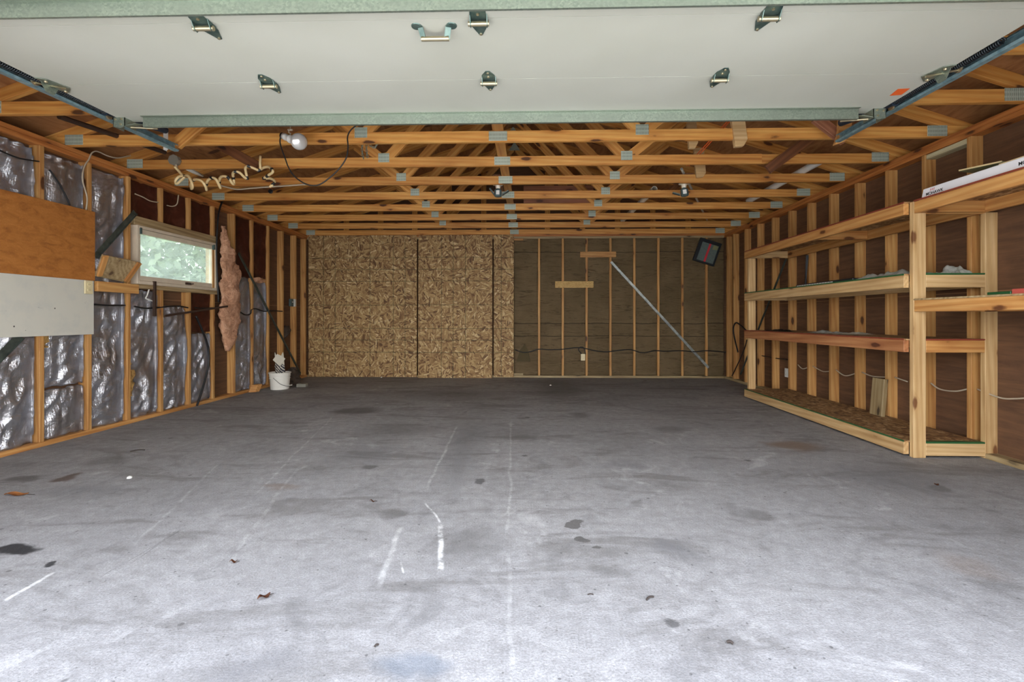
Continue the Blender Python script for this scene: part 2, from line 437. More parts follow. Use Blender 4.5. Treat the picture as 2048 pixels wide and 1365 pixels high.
M['black'] = plain('black_rubber', rgb(24, 24, 26), 0.5)
M['blackmetal'] = plain('black_steel', rgb(40, 42, 46), 0.4, 0.4)
M['spring'] = plain('dark_spring_steel', rgb(52, 58, 62), 0.4, 0.7)
M['tube'] = plain('blue_black_tube', rgb(44, 58, 74), 0.35, 0.3)
M['rust'] = plain('rusty_dark_steel', rgb(70, 52, 42), 0.6, 0.4)
M['cable'] = plain('grey_cable', rgb(186, 172, 150), 0.5)
M['cream'] = plain('cream_tubing', rgb(226, 200, 148), 0.45)
M['whiteplastic'] = plain('white_plastic', rgb(226, 226, 220), 0.35)
M['pvc'] = plain('white_pvc', rgb(214, 212, 200), 0.4)
M['ivory'] = plain('ivory_plastic', rgb(222, 208, 164), 0.4)
M['boxgrey'] = plain('grey_box_steel', rgb(150, 148, 136), 0.5, 0.4)
M['boxgreen'] = plain('green_grey_box', rgb(76, 96, 94), 0.5, 0.2)
M['bucket'] = plain('bucket_plastic', rgb(232, 230, 220), 0.38, 0, 0.05, 4)
M['winframe'] = plain('beige_window_paint', rgb(214, 200, 178), 0.5, 0, 0.14, 10)
M['sillwood'] = wood('dusty_sill_board', rgb(196, 176, 138), rgb(170, 148, 108), rgb(128, 104, 70), rgb(90, 66, 44), 0.05)
M['redpaint'] = plain('red_painted_edge', rgb(136, 62, 44), 0.5)
M['greenpaint'] = plain('green_painted_edge', rgb(40, 92, 50), 0.5)
M['cardboard'] = plain('white_carton', rgb(232, 232, 236), 0.5, 0, 0.04)
M['ink'] = plain('black_ink', rgb(30, 34, 34), 0.6)
M['redink'] = plain('red_ink', rgb(196, 50, 56), 0.6)
M['plank'] = plain('olive_laminate', rgb(128, 130, 92), 0.4)
M['plankedge'] = plain('pale_laminate_edge', rgb(226, 204, 156), 0.5)
M['orange'] = plain('orange_sticker', rgb(236, 104, 44), 0.5, 0, 0.05)
M['ledblue'] = plain('teal_grey_housing', rgb(92, 112, 114), 0.4, 0.3)
M['porcelain'] = plain('porcelain_white', rgb(236, 226, 206), 0.3)
M['zincbox'] = plain('pale_zinc_box', rgb(186, 192, 168), 0.45, 0.35)
M['rag'] = plain('dark_rag', rgb(70, 58, 48), 0.95)
M['bag'] = plain('white_paper_bag', rgb(218, 212, 194), 0.7)
M['bagdark'] = plain('navy_print', rgb(44, 44, 56), 0.6)
M['leaf'] = plain('dry_leaf', rgb(110, 66, 40), 0.7, 0, 0.4, 40)
M['leaforange'] = plain('orange_dry_leaf', rgb(186, 122, 66), 0.7, 0, 0.3, 40)
M['twig'] = plain('dark_twig', rgb(52, 44, 40), 0.8)
M['screenframe'] = plain('black_screen_frame', rgb(28, 34, 38), 0.45)
M['screenmesh'] = plain('grey_screen_mesh', rgb(96, 112, 108), 0.6, 0, 0.25, 30)
M['redstripe'] = plain('red_stripe_plastic', rgb(206, 56, 66), 0.5)
M['bark'] = plain('tree_bark', rgb(90, 74, 58), 0.9)
t = NT('pale_tree_leaf')
n1 = t.noise(t.coords(), 3, 3)[0]
c = t.ramp(n1, [(0.3, rgb(46, 60, 42)), (0.7, rgb(78, 92, 66))])
M['treeleaf'] = t.done(c, 0.45, 0, None, Transmission_Weight=0.0)
t = NT('polythene_film')
n1 = t.noise(t.coords(), 24, 4)[0]
M['film'] = t.done(t.ramp(n1, [(0.3, rgb(186, 190, 182)), (0.7, rgb(232, 234, 228))]), 0.25, 0, t.bump(n1, 0.6, 0.01))
t = NT('lamp_reflector')
M['lampsilver'] = t.done(rgb(226, 222, 214), 0.22, 0.85)
t = NT('lamp_lens')
n1 = t.noise(t.coords(), 30, 2)[0]
M['lamplens'] = t.done(rgb(226, 226, 222), 0.2, 0.55, t.bump(n1, 0.15, 0.004))
t = NT('dusty_pane')
gl = t.n('BsdfTransparent', Color=(0.86, 0.92, 0.90, 1))
df = t.n('BsdfTranslucent', Color=(0.40, 0.46, 0.42, 1))
gs = t.n('BsdfGlossy', Roughness=0.05, Color=(1, 1, 1, 1))
n1 = t.noise(t.coords(False), 9, 4)[0]
mx = t.n('MixShader', _0=t.mr(n1, 0.3, 0.7, 0.18, 0.42), _1=gl.outputs[0], _2=df.outputs[0])
mx2 = t.n('MixShader', _0=0.06, _1=mx.outputs[0], _2=gs.outputs[0])
t.t.links.new(mx2.outputs[0], t.out.inputs[0])
M['glass'] = t.m

# ------------------------------------------------------------------ mesh helpers
W = {}                                   # object name -> world matrix


def tag(o, label=None, cat=None, group=None, kind=None):
    if label: o['label'] = label
    if cat: o['category'] = cat
    if group: o['group'] = group
    if kind: o['kind'] = kind
    return o


def link(o, mw, parent=None):
    COL.objects.link(o)
    W[o.name] = mw
    if parent is not None:
        o.parent = parent
        o.matrix_local = W[parent.name].inverted() @ mw
    else:
        o.matrix_world = mw
    return o


def empty(name, loc, label, cat, group=None):
    o = bpy.data.objects.new(name, None)
    o.empty_display_size = 0.05
    link(o, Matrix.Translation(Vector(loc)))
    return tag(o, label, cat, group)


class MB:
    def __init__(self):
        self.b = bmesh.new()
        self.mi = 0

    def _f(self, vs):
        try:
            f = self.b.faces.new(vs)
            f.material_index = self.mi
            return f
        except ValueError:
            return None

    def hexa(self, pts):
        v = [self.b.verts.new(p) for p in pts]
        for q in ((0, 3, 2, 1), (4, 5, 6, 7), (0, 1, 5, 4), (1, 2, 6, 5), (2, 3, 7, 6), (3, 0, 4, 7)):
            self._f([v[i] for i in q])
        return self

    def box(self, a, c):
        x0, x1 = sorted((a[0], c[0])); y0, y1 = sorted((a[1], c[1])); z0, z1 = sorted((a[2], c[2]))
        return self.hexa([(x0, y0, z0), (x1, y0, z0), (x1, y1, z0), (x0, y1, z0), (x0, y0, z1), (x1, y0, z1), (x1, y1, z1), (x0, y1, z1)])

    def bar(self, a, c, w, h, up=(0, 0, 1)):
        a, c = Vector(a), Vector(c)
        X = (c - a).normalized()
        Y = Vector(up).cross(X).normalized()
        Z = X.cross(Y)
        p = []
        for e in (a, c):
            for sy, sz in ((-1, -1), (1, -1), (1, 1), (-1, 1)):
                p.append(e + Y * sy * w / 2 + Z * sz * h / 2)
        return self.hexa([p[0], p[4], p[5], p[1], p[3], p[7], p[6], p[2]])

    def prism(self, poly, d):
        """poly: list of 3-D points; d: extrusion vector"""
        d = Vector(d)
        a = [self.b.verts.new(Vector(p)) for p in poly]
        c = [self.b.verts.new(Vector(p) + d) for p in poly]
        self._f(a[::-1]); self._f(c)
        n_ = len(poly)
        for i in range(n_):
            self._f([a[i], a[(i + 1) % n_], c[(i + 1) % n_], c[i]])
        return self

    def tube(self, pts, r, seg=8, cap=True):
        pts = [Vector(p) for p in pts]
        rings = []
        n0 = None
        for i, p in enumerate(pts):
            d = (pts[min(i + 1, len(pts) - 1)] - pts[max(i - 1, 0)])
            if d.length < 1e-9: d = Vector((0, 0, 1))
            d.normalize()
            if n0 is None:
                n0 = d.orthogonal().normalized()
            else:
                n0 = (n0 - d * n0.dot(d))
                n0 = n0.normalized() if n0.length > 1e-6 else d.orthogonal().normalized()
            bn = d.cross(n0)
            rr = r[i] if isinstance(r, (list, tuple)) else r
            rings.append([self.b.verts.new(p + (n0 * math.cos(2 * PI * k / seg) + bn * math.sin(2 * PI * k / seg)) * rr) for k in range(seg)])
        for A, B in zip(rings, rings[1:]):
            for k in range(seg):
                self._f([A[k], A[(k + 1) % seg], B[(k + 1) % seg], B[k]])
        if cap:
            self._f(rings[0][::-1]); self._f(rings[-1])
        return self

    def lathe(self, prof, origin=(0, 0, 0), axis=(0, 0, 1), seg=24, capa=True, capb=True):
        """prof: (radius, height) pairs along axis"""
        o, A = Vector(origin), Vector(axis).normalized()
        u = A.orthogonal().normalized(); v = A.cross(u)
        rings = [[self.b.verts.new(o + A * h + (u * math.cos(2 * PI * k / seg) + v * math.sin(2 * PI * k / seg)) * max(r, 1e-4)) for k in range(seg)] for r, h in prof]
        for a, c in zip(rings, rings[1:]):
            for k in range(seg):
                self._f([a[k], a[(k + 1) % seg], c[(k + 1) % seg], c[k]])
        if capa: self._f(rings[0][::-1])
        if capb: self._f(rings[-1])
        return self

    def grid(self, fn, nu, nv):
        g = [[self.b.verts.new(fn(i / nu, j / nv)) for i in range(nu + 1)] for j in range(nv + 1)]
        for j in range(nv):
            for i in range(nu):
                self._f([g[j][i], g[j][i + 1], g[j + 1][i + 1], g[j + 1][i]])
        return self

    def build(self, name, mats, parent=None, loc=None, bevel=0.0, smooth=False, solid=0.0):
        b = self.b
        if bevel:
            bmesh.ops.bevel(b, geom=[e for e in b.edges], offset=bevel, segments=1, affect='EDGES', profile=0.5, clamp_overlap=True)
        if solid:
            bmesh.ops.solidify(b, geom=list(b.faces), thickness=solid)
        bmesh.ops.recalc_face_normals(b, faces=list(b.faces))
        if parent is not None:
            mw = W[parent.name].copy()
        else:
            if loc is None:
                xs = [v.co for v in b.verts]
                lo = [min(p[i] for p in xs) for i in range(3)]; hi = [max(p[i] for p in xs) for i in range(3)]
                loc = ((lo[0] + hi[0]) / 2, (lo[1] + hi[1]) / 2, lo[2])
            mw = Matrix.Translation(Vector(loc))
        b.transform(mw.inverted())
        me = bpy.data.meshes.new(name)
        b.to_mesh(me); b.free()
        for m in (mats if isinstance(mats, (list, tuple)) else [mats]):
            me.materials.append(m)
        if smooth:
            for p in me.polygons: p.use_smooth = True
        return link(bpy.data.objects.new(name, me), mw, parent)


def board(name, a, c, w, h, mat, parent=None, up=(0, 0, 1), bevel=0.0025, cuts=None):
    """a squared piece of timber from a to c, its grain along its own X axis; w across, h along up"""
    a, c = Vector(a), Vector(c)
    X = (c - a).normalized()
    Y = Vector(up).cross(X).normalized()
    Z = X.cross(Y)
    L = (c - a).length
    mw = Matrix((( X.x, Y.x, Z.x, a.x), (X.y, Y.y, Z.y, a.y), (X.z, Y.z, Z.z, a.z), (0, 0, 0, 1)))
    m = MB()
    if cuts:                             # cuts: profile at the far end, (x offset at bottom, x offset at top)
        m.hexa([(0, -w / 2, -h / 2), (L + cuts[0], -w / 2, -h / 2), (L + cuts[0], w / 2, -h / 2), (0, w / 2, -h / 2),
                (0, -w / 2, h / 2), (L + cuts[1], -w / 2, h / 2), (L + cuts[1], w / 2, h / 2), (0, w / 2, h / 2)])
    else:
        m.box((0, -w / 2, -h / 2), (L, w / 2, h / 2))
    if bevel:
        bmesh.ops.bevel(m.b, geom=list(m.b.edges), offset=bevel, segments=1, affect='EDGES', profile=0.5)
    bmesh.ops.recalc_face_normals(m.b, faces=list(m.b.faces))
    me = bpy.data.meshes.new(name)
    m.b.to_mesh(me); m.b.free()
    me.materials.append(mat)
    return link(bpy.data.objects.new(name, me), mw, parent)


def copy_thing(o, dloc, label=None, group=None):
    """a thing with copies of its parts and sub-parts, moved by dloc"""
    r = o.copy(); COL.objects.link(r)
    mw = Matrix.Translation(Vector(dloc)) @ W[o.name]
    r.matrix_world = mw; W[r.name] = mw
    if label: r['label'] = label
    if group: r['group'] = group
    for ch in [x for x in bpy.data.objects if x.parent == o]:
        c = ch.copy(); COL.objects.link(c); c.parent = r; c.matrix_basis = W[o.name].inverted() @ W[ch.name]
        W[c.name] = Matrix.Translation(Vector(dloc)) @ W[ch.name]
        for g in [x for x in bpy.data.objects if x.parent == ch]:
            d = g.copy(); COL.objects.link(d); d.parent = c; d.matrix_basis = W[ch.name].inverted() @ W[g.name]
    return r


def smooth_path(pts, n=6):
    pts = [Vector(p) for p in pts]
    out = []
    for i in range(len(pts) - 1):
        p0, p1, p2, p3 = pts[max(i - 1, 0)], pts[i], pts[i + 1], pts[min(i + 2, len(pts) - 1)]
        for k in range(n):
            t_ = k / n
            out.append(0.5 * ((2 * p1) + (p2 - p0) * t_ + (2 * p0 - 5 * p1 + 4 * p2 - p3) * t_ ** 2 + (3 * p1 - p0 - 3 * p2 + p3) * t_ ** 3))
    out.append(pts[-1])
    return out


def cable(name, pts, r, mat, label, cat='cable', group=None, parent=None, n=6, seg=6):
    o = MB().tube(smooth_path(pts, n), r, seg).build(name, mat, parent, loc=None, smooth=True)
    if parent is None: tag(o, label, cat, group)
    return o


ORD = ['first', 'second', 'third', 'fourth', 'fifth', 'sixth', 'seventh', 'eighth', 'ninth', 'tenth', 'eleventh', 'twelfth', 'thirteenth']
S = 'structure'

# ------------------------------------------------------------------ setting
tag(MB().box((XL - 0.11, YF - 0.12, -0.12), (XR + 0.11, YB + 0.11, 0)).build('floor', M['concrete'], loc=(0, 0, 0)), kind=S)
tag(MB().box((-16, -22, -0.16), (16, YF - 0.121, -0.012)).build('driveway', M['drive']), kind=S)
tag(MB().box((-30, YF - 0.12, -0.4), (XL - 0.12, 20, -0.06)).build('ground', plain('lawn', rgb(110, 122, 80), 0.9)), kind=S)
# left wall sheathing with the window opening
WY0, WY1, WZ0, WZ1 = 4.52, 5.70, 1.36, 1.94
xo, xi = XL - DEP - 0.014, XL - DEP
m = MB()
m.box((xo, YF, 0), (xi, WY0, ZT)).box((xo, WY1, 0), (xi, YB + 0.1, ZT)).box((xo, WY0, 0), (xi, WY1, WZ0)).box((xo, WY0, WZ1), (xi, WY1, ZT))
tag(m.build('wall_left', M['sheath'], loc=(0, 0, 0)), kind=S)
tag(MB().box((XR + DEP, YF, 0), (XR + DEP + 0.014, YB + 0.1, ZT)).build('wall_right', M['sheath'], loc=(0, 0, 0)), kind=S)
apex = ZT + 0.02 + 0.3333 * (XC - (XL - 0.1)) + 0.10
m = MB().box((xi, YB + DEP, 0), (XR + DEP, YB + DEP + 0.014, ZT))
m.prism([(XL - 0.1, YB + DEP, ZT), (XR + 0.1, YB + DEP, ZT), (XR + 0.1, YB + DEP, ZT + 0.1), (XC, YB + DEP, apex + 0.02), (XL - 0.1, YB + DEP, ZT + 0.1)], (0, 0.014, 0))
tag(m.build('wall_back', M['sheath'], loc=(0, 0, 0)), kind=S)
m = MB()
m.box((xo, YF - 0.11, 0), (-2.70, YF, ZT)).box((2.22, YF - 0.11, 0), (XR + DEP, YF, ZT)).box((-2.70, YF - 0.11, 2.16), (2.22, YF, ZT))
m.prism([(XL - 0.1, YF - 0.05, ZT), (XR + 0.1, YF - 0.05, ZT), (XR + 0.1, YF - 0.05, ZT + 0.1), (XC, YF - 0.05, apex + 0.02), (XL - 0.1, YF - 0.05, ZT + 0.1)], (0, 0.014, 0))
tag(m.build('wall_front', M['sheath'], loc=(0, 0, 0)), kind=S)
# roof deck: two slopes, with closed eaves
slope = 0.3333
rz = lambda x: ZT + 0.115 + slope * (x - (XL - 0.1)) if x < XC else ZT + 0.115 + slope * ((2 * XC - XL + 0.1) - x)
m = MB()
for x0, x1 in ((XL - 0.55, XC), (XC, 2 * XC - XL + 0.55)):
    m.prism([(x0, 0.4, rz(x0 + 1e-6 if x0 < XC else x0)), (x1, 0.4, rz(x1 if x1 > XC else x1 - 1e-6)), (x1, 0.4, rz(x1) + 0.013), (x0, 0.4, rz(x0) + 0.013)], (0, YB + 0.1, 0))
    xe = x0 if x0 < XC - 1 else x1
    m.box((xe - 0.012, 0.4, rz(xe) - 0.16), (xe + 0.012, YB + 0.5, rz(xe)))
    xw = XL - DEP - 0.014 if x0 < XC - 1 else XR + DEP + 0.014
    m.box((xe, 0.4, rz(xe) - 0.16), (xw, YB + 0.5, rz(xe) - 0.148))
tag(m.build('ceiling', M['roofply'], loc=(0, 0, 0)), kind=S)

# plates
SILL, PL = 0.038, 0.038
def trim(name, a, c, w, h, mat='plate', up=(0, 0, 1)):
    return tag(board(name, a, c, w, h, M[mat], up=up), kind=S)
trim('baseboard_left', (XL - DEP / 2, YF, SILL / 2), (XL - DEP / 2, YB, SILL / 2), DEP, SILL, 'fir')
trim('baseboard_right', (XR + DEP / 2, YF, SILL / 2), (XR + DEP / 2, YB, SILL / 2), DEP, SILL, 'greywood')
trim('baseboard_back', (XL, YB + DEP / 2, SILL / 2), (XR, YB + DEP / 2, SILL / 2), DEP, SILL, 'greywood')
trim('trim_1', (XL - DEP / 2, YF, ZT - 0.0195), (XL - DEP / 2, YB + DEP, ZT - 0.0195), DEP, 0.0385)
trim('trim_2', (XL - DEP / 2, YF, ZT - 0.0585), (XL - DEP / 2, YB, ZT - 0.0585), DEP + 0.004, 0.037)
trim('trim_3', (XR + DEP / 2, YF, ZT - 0.0195), (XR + DEP / 2, YB + DEP, ZT - 0.0195), DEP, 0.0385)
trim('trim_4', (XR + DEP / 2, YF, ZT - 0.0585), (XR + DEP / 2, YB, ZT - 0.0585), DEP + 0.004, 0.037)
trim('trim_5', (XL, YB + DEP / 2, ZT - 0.0195), (XR, YB + DEP / 2, ZT - 0.0195), DEP, 0.0385)
trim('trim_6', (XL, YB + DEP / 2, ZT - 0.0585), (XR, YB + DEP / 2, ZT - 0.0585), DEP + 0.004, 0.037, 'greywood')

# ------------------------------------------------------------------ wall studs
ZS0, ZS1 = SILL, ZT - 0.077
def stud(name, x, y, z0, z1, along, label, group, mat='stud'):
    """along 'x': the 3.5 inch side runs in x (left and right walls); 'y': back wall"""
    if along == 'x':
        o = board(name, (x, y, z0), (x, y, z1), 0.038, DEP, M[mat], up=(1, 0, 0))
    else:
        o = board(name, (x, y, z0), (x, y, z1), 0.038, DEP, M[mat], up=(0, 1, 0))
    return tag(o, label, 'wall stud', group)

LY = lambda i: 3.626 + 0.4064 * i       # stud centres, left wall
left_marks = ['at the left edge of the photo under the white board', 'holding the outlet end of the white board', 'carrying the tilted wooden shelf beside the window',
              '', '', 'bordering the window on its far side', 'behind the hanging pink insulation', 'crossed by the upper part of the dark diagonal strap',
              'standing behind the white bucket', 'standing right behind the striped paper bag', 'carrying the small switch box']
gl_ = 'pine studs along the left wall'
for i in range(-1, 11):
    if i in (3, 4):                      # cripples over and under the window
        for z0, z1, w_ in ((ZS0, 1.315, 'below'), (2.03, ZS1, 'above')):
            stud('cripple_stud', XL - DEP / 2, LY(i), z0, z1, 'x', 'short pine cripple stud %s the window, %s' % (w_, 'nearer the camera' if i == 3 else 'farther from the camera'), 'cripple studs around the window')
    else:
        lab = 'pine wall stud outside the left edge of the photo' if i < 0 else 'bare pine left wall stud ' + left_marks[i]
        if i < 0: continue
        stud('wall_stud', XL - DEP / 2, LY(i), ZS0, ZS1, 'x', lab, gl_)
stud('wall_stud', XL - DEP / 2, 8.03, ZS0, ZS1, 'x', 'bare pine left wall stud in the back corner beside the strand board', gl_)

RY = lambda k: 3.615 + 0.019 + 0.4094 * k
right_marks = ['seen beside the near end post of the large shelf', 'just right of the tall front shelf post', 'above the leaning grey board at its right',
               'with the leaning grey board at its foot', 'third to the left of the tall front shelf post', 'above the middle of the long shelf', 'fourth from the far shelf post',
               'with the black rods leaning beside it', 'second from the far shelf post, behind the diagonal strap', 'just right of the far shelf post', 'just left of the far shelf post, near the back corner']
for k in range(11):
    stud('wall_stud', XR + DEP / 2, RY(k), ZS0, ZS1, 'x', 'bare pine right wall stud ' + right_marks[k], 'pine studs along the right wall')
stud('wall_stud', XR + DEP / 2, 7.985, ZS0, ZS1, 'x', 'bare pine right wall stud in the back corner beside the kraft paper', 'pine studs along the right wall')

back_marks = ['nearest the strand board', 'left of the strand board strip, second from the strand boards', 'between the two short cross boards', 'at the top end of the shiny diagonal strap',
              'first to the right of the strap top', 'crossed by the strap at its middle', 'crossed by the lower part of the strap', 'below the black framed screen']
BX = lambda k: 0.17 + 0.4064 * k
for k in range(8):
    stud('wall_stud', BX(k), YB + DEP / 2, ZS0, ZS1, 'y', 'narrow pine back wall stud ' + back_marks[k], 'pine studs along the back wall')

# ------------------------------------------------------------------ insulation
def sheet(fn, name, mat, label, cat, group, nu=18, nv=60, smooth=True, thick=0.004):
    o = MB().grid(fn, nu, nv).build(name, mat, smooth=smooth, solid=thick)
    return tag(o, label, cat, group)

def foil_batt(y0, y1, z0, z1, label, seed, depth=0.05, curl=0.03, ragged=0.02):
    def fn(u, v):
        z = z0 + (z1 - z0) * v
        nz = noise.noise(Vector((seed * 3.1, u * 3, z * 3.2)))
        n2 = noise.noise(Vector((seed * 7.7, u * 8, z * 3.2)))
        n4 = noise.noise(Vector((seed * 5.1, u * 1.3, z * 6.5)))
        uu = min(u / 0.86, 1.0)
        y = y0 + (y1 - y0) * uu
        bulge = math.sin(PI * min(max(uu, 0), 1)) ** 0.8
        n3 = noise.noise(Vector((seed * 1.7, u * 2.2 + z * 3, z * 7 - u * 4)))
        x = XL - depth + (depth - 0.012) * bulge * (0.70 + 0.75 * nz) + (0.016 * n2 + 0.018 * n4 + 0.026 * (0.5 - abs(n3)) * 2 - 0.018) * bulge
        if u > 0.86:                     # stapled flange turned out along the far stud
            k = (u - 0.86) / 0.14
            x = XL - depth + (depth - 0.004 + curl * noise.noise(Vector((seed, z * 2.3, 4)))) * k * 0.9
            y = y1 - 0.010 - 0.020 * k * k + 0.007 * noise.noise(Vector((seed, z * 16, u * 9)))
        if v > 0.97 or v < 0.03:
            z += ragged * noise.noise(Vector((seed + 5, u * 6, v)))
            x -= 0.012
        return Vector((x, y, z))
    return sheet(fn, 'foil_insulation_batt', M['foil'], label, 'insulation', 'foil-faced batts between the left wall studs', 34, int(80 * max(0.4, (z1 - z0) / 1.2)))

def paper(y0, y1, z0, z1, label, seed, mat='redkraft', name='kraft_paper', depth=0.035):
    def fn(u, v):
        y, z = y0 + (y1 - y0) * u, z0 + (z1 - z0) * v
        n_ = noise.noise(Vector((seed * 2.7, u * 4, z * 5)))
        x = XL - depth - 0.025 * math.sin(PI * u) + 0.014 * n_
        if v < 0.04 or v > 0.96: z += 0.02 * noise.noise(Vector((seed, u * 7, 2)))
        return Vector((x, y, z))
    return sheet(fn, name, M[mat], label, 'insulation paper', 'kraft paper bays on the left wall', 12, 24)

bay = lambda i: (LY(i) + 0.021, LY(i + 1) - 0.021)
foil_batt(3.25, LY(0) - 0.021, 0.04, 2.36, 'shiny foil batt at the left edge of the photo, before the first stud', 1)
foil_batt(*bay(0), 0.04, 0.44, 'small foil piece at floor level below the torn seam, second bay from the left', 2)
foil_batt(*bay(0), 0.46, 2.35, 'torn foil batt in the second bay, hanging behind the white board', 3, 0.045)
foil_batt(*bay(1), 0.04, 2.36, 'full-height foil batt between the white board and the window', 4)
foil_batt(*bay(2), 0.04, 1.30, 'foil batt under the near end of the window, with a white hook over it', 5)
foil_batt(*bay(3), 0.04, 1.15, 'foil batt under the middle of the window, short of the sill', 6)
foil_batt(*bay(4), 0.04, 0.84, 'lowest foil batt, crossed by the hanging black hose, under the far end of the window', 7)
foil_batt(*bay(6), 0.04, 1.58, 'foil batt just right of the hanging pink insulation', 8)
foil_batt(*bay(7), 0.04, 1.55, 'dull foil batt behind the dark diagonal strap, left of the bucket', 9)
paper(*bay(2), 2.03, ZS1, 'dark red paper bay above the near end of the window', 1)
paper(*bay(3), 2.03, ZS1, 'dark red paper bay above the middle of the window', 2)
paper(*bay(4), 2.03, ZS1, 'dark red paper bay above the far end of the window', 3)
paper(*bay(4), 0.86, 1.31, 'dark red paper patch below the far end of the window', 4)
paper(*bay(6), 1.58, ZS1, 'tall dark red paper above the foil, right of the pink insulation', 5)
paper(*bay(7), 1.60, ZS1, 'tall dark red paper above the dull foil, left of the bucket', 6)

def wool(name, rows, label, seed, mat='pink', thick=0.07, xface=XL):
    """rows: (z, y centre, half width); a lumpy blanket hanging on the wall face"""
    b = MB()
    rings, seg = [], 32
    n_ = 70
    zs = [r[0] for r in rows]
    for j in range(n_ + 1):
        f = j / n_ * (len(rows) - 1)
        k = min(int(f), len(rows) - 2); g = f - k
        z, yc, hw = [rows[k][q] * (1 - g) + rows[k + 1][q] * g for q in range(3)]
        ring = []
        for s_ in range(seg):
            a = 2 * PI * s_ / seg
            p = Vector((xface - 0.02 + math.cos(a) * thick * min(1, hw / 0.08), yc + math.sin(a) * hw, z))
            q = noise.noise(p * 8 + Vector((seed, 0, 0))) * 0.045 * min(1, hw / 0.1) + noise.noise(p * 24 + Vector((seed, 3, 0))) * 0.022
            p += Vector((math.cos(a) * q, math.sin(a) * q * 1.2, q * 0.6))
            ring.append(b.b.verts.new(p))
        rings.append(ring)
    for A, B in zip(rings, rings[1:]):
        for k in range(seg):
            b._f([A[k], A[(k + 1) % seg], B[(k + 1) % seg], B[k]])
    b._f(rings[0]); b._f(rings[-1])
    return tag(b.build(name, M[mat], smooth=True), label, 'insulation')

pk = []
for py, l, r_ in ((452, 440, 446), (480, 440, 452), (505, 440, 460), (530, 440, 471), (560, 440, 475), (590, 438, 476), (620, 438, 476), (645, 438, 472), (668, 440, 468), (688, 444, 462), (702, 448, 456)):
    a, b_ = P(l, py, 'x', XL), P(r_, py, 'x', XL)
    pk.append(((a.z + b_.z) / 2, (a.y + b_.y) / 2, (b_.y - a.y) / 2))
wool('pink_insulation', pk, 'ragged pink fibre insulation hanging loose right of the window', 1, 'pink', 0.045, XL + 0.045)
for (i, z, h, l) in ((0, 0.83, 0.05, 'yellow wool tuft in the tear under the white board'), (2, 0.42, 0.16, 'brown wool tuft in the gap at the foot of the stud under the window'), (7, 1.57, 0.03, 'pink wool edge on top of the dull foil batt')):
    y = LY(i) + 0.05 if i < 7 else LY(7) + 0.2
    hw = 0.05 if i < 7 else 0.17
    wool('wool_tuft', [(z - h, y, hw * 0.6), (z, y, hw), (z + h, y, hw * 0.5)], l, i + 3, 'pink' if i == 7 else 'wool', 0.03, XL - 0.02)

# kraft paper batts on the back wall
bxs = [-0.28] + [BX(k) for k in range(8)] + [XR + 0.02]
kraft_marks = ['with a torn dark flap near the floor', 'between the first and second stud right of the strand board', 'with the wall outlet in it', 'with a folded tear under the upper cross board',
               'right of the top end of the diagonal strap', 'with a sagging fold, crossed by the shiny strap', 'between the two studs the strap crosses last', 'left of the black framed screen', 'in the corner right of the black framed screen']
for k in range(9):
    y0_, y1_ = bxs[k] + 0.018, bxs[k + 1] - 0.018
    def fn(u, v, k=k, y0_=y0_, y1_=y1_):
        x, z = y0_ + (y1_ - y0_) * u, 0.04 + (ZS1 - 0.04) * v
        n_ = noise.noise(Vector((x * 1.6, z * 9, k * 3.3))) * 0.010 + noise.noise(Vector((x * 5, z * 3, k))) * 0.010
        y = YB + 0.030 - 0.010 * math.sin(PI * u) + n_
        if k in (3, 5):                  # a sagging V fold
            zc_ = 1.72 if k == 3 else 0.95
            d = (z - zc_) - abs(u - 0.5) * 0.35
            y -= 0.03 * math.exp(-(d / 0.03) ** 2)
        if abs(z - 0.98) < 0.02: y -= 0.012
        return Vector((x, y, z))
    sheet(fn, 'kraft_paper_batt', M['kraft'], 'brown kraft paper batt ' + kraft_marks[k], 'insulation', 'kraft-faced batts between the back wall studs', 14, 90)
q = P(1048, 712, 'y', YB + 0.005)
tag(MB().prism([(q.x - 0.13, YB + 0.008, q.z - 0.10), (q.x + 0.11, YB + 0.008, q.z - 0.10), (q.x + 0.07, YB + 0.006, q.z + 0.10), (q.x + 0.01, YB + 0.004, q.z + 0.20), (q.x - 0.07, YB + 0.006, q.z + 0.10)], (0, 0.003, 0)).build('paper_flap', plain('dark_flap_paper', rgb(84, 72, 46), 0.9)),
    'dark triangular flap of torn kraft paper beside the strand board', 'paper flap')

# ------------------------------------------------------------------ strand boards on the back wall
zb = [2.463 - 0.001, 0.003]
def osb_sheet(x0, x1, y0, y1, z0, z1, label, lean=0.0):
    gx = [round(g - (x0 + x1) / 2, 3) for g in (-3.565, -3.362, -3.159, -2.753, -2.346, -2.143, -1.94, -1.50, -1.30, -1.09, -0.48) if x0 + 0.02 < g < x1 - 0.02]
    gz = [g - z0 for g in (2.065, 1.862, 1.659, 1.25, 0.845, 0.645, 0.435)]
    mt = osb('strand_board_sheet', gx, gz)
    o = MB().hexa([(x0, y0 - lean, z0), (x1, y0 - lean, z0), (x1, y1 - lean, z0), (x0, y1 - lean, z0), (x0, y0, z1), (x1, y0, z1), (x1, y1, z1), (x0, y1, z1)]).build('strand_board', mt, bevel=0.0015)
    return tag(o, label, 'strand board', 'strand boards on the back wall')
osb_sheet(-3.83, -3.16, YB - 0.014, YB - 0.002, 0.004, ZT - 0.01, 'strand board sheet at the left corner of the back wall')
osb_sheet(-3.157, -1.938, YB - 0.014, YB - 0.002, 0.004, ZT - 0.01, 'wide strand board sheet, second from the left corner, tucked behind the loose one')
osb_sheet(-1.90, -0.63, YB - 0.055, YB - 0.043, 0.001, ZT - 0.02, 'loose strand board sheet standing in front of its neighbours', 0.03)
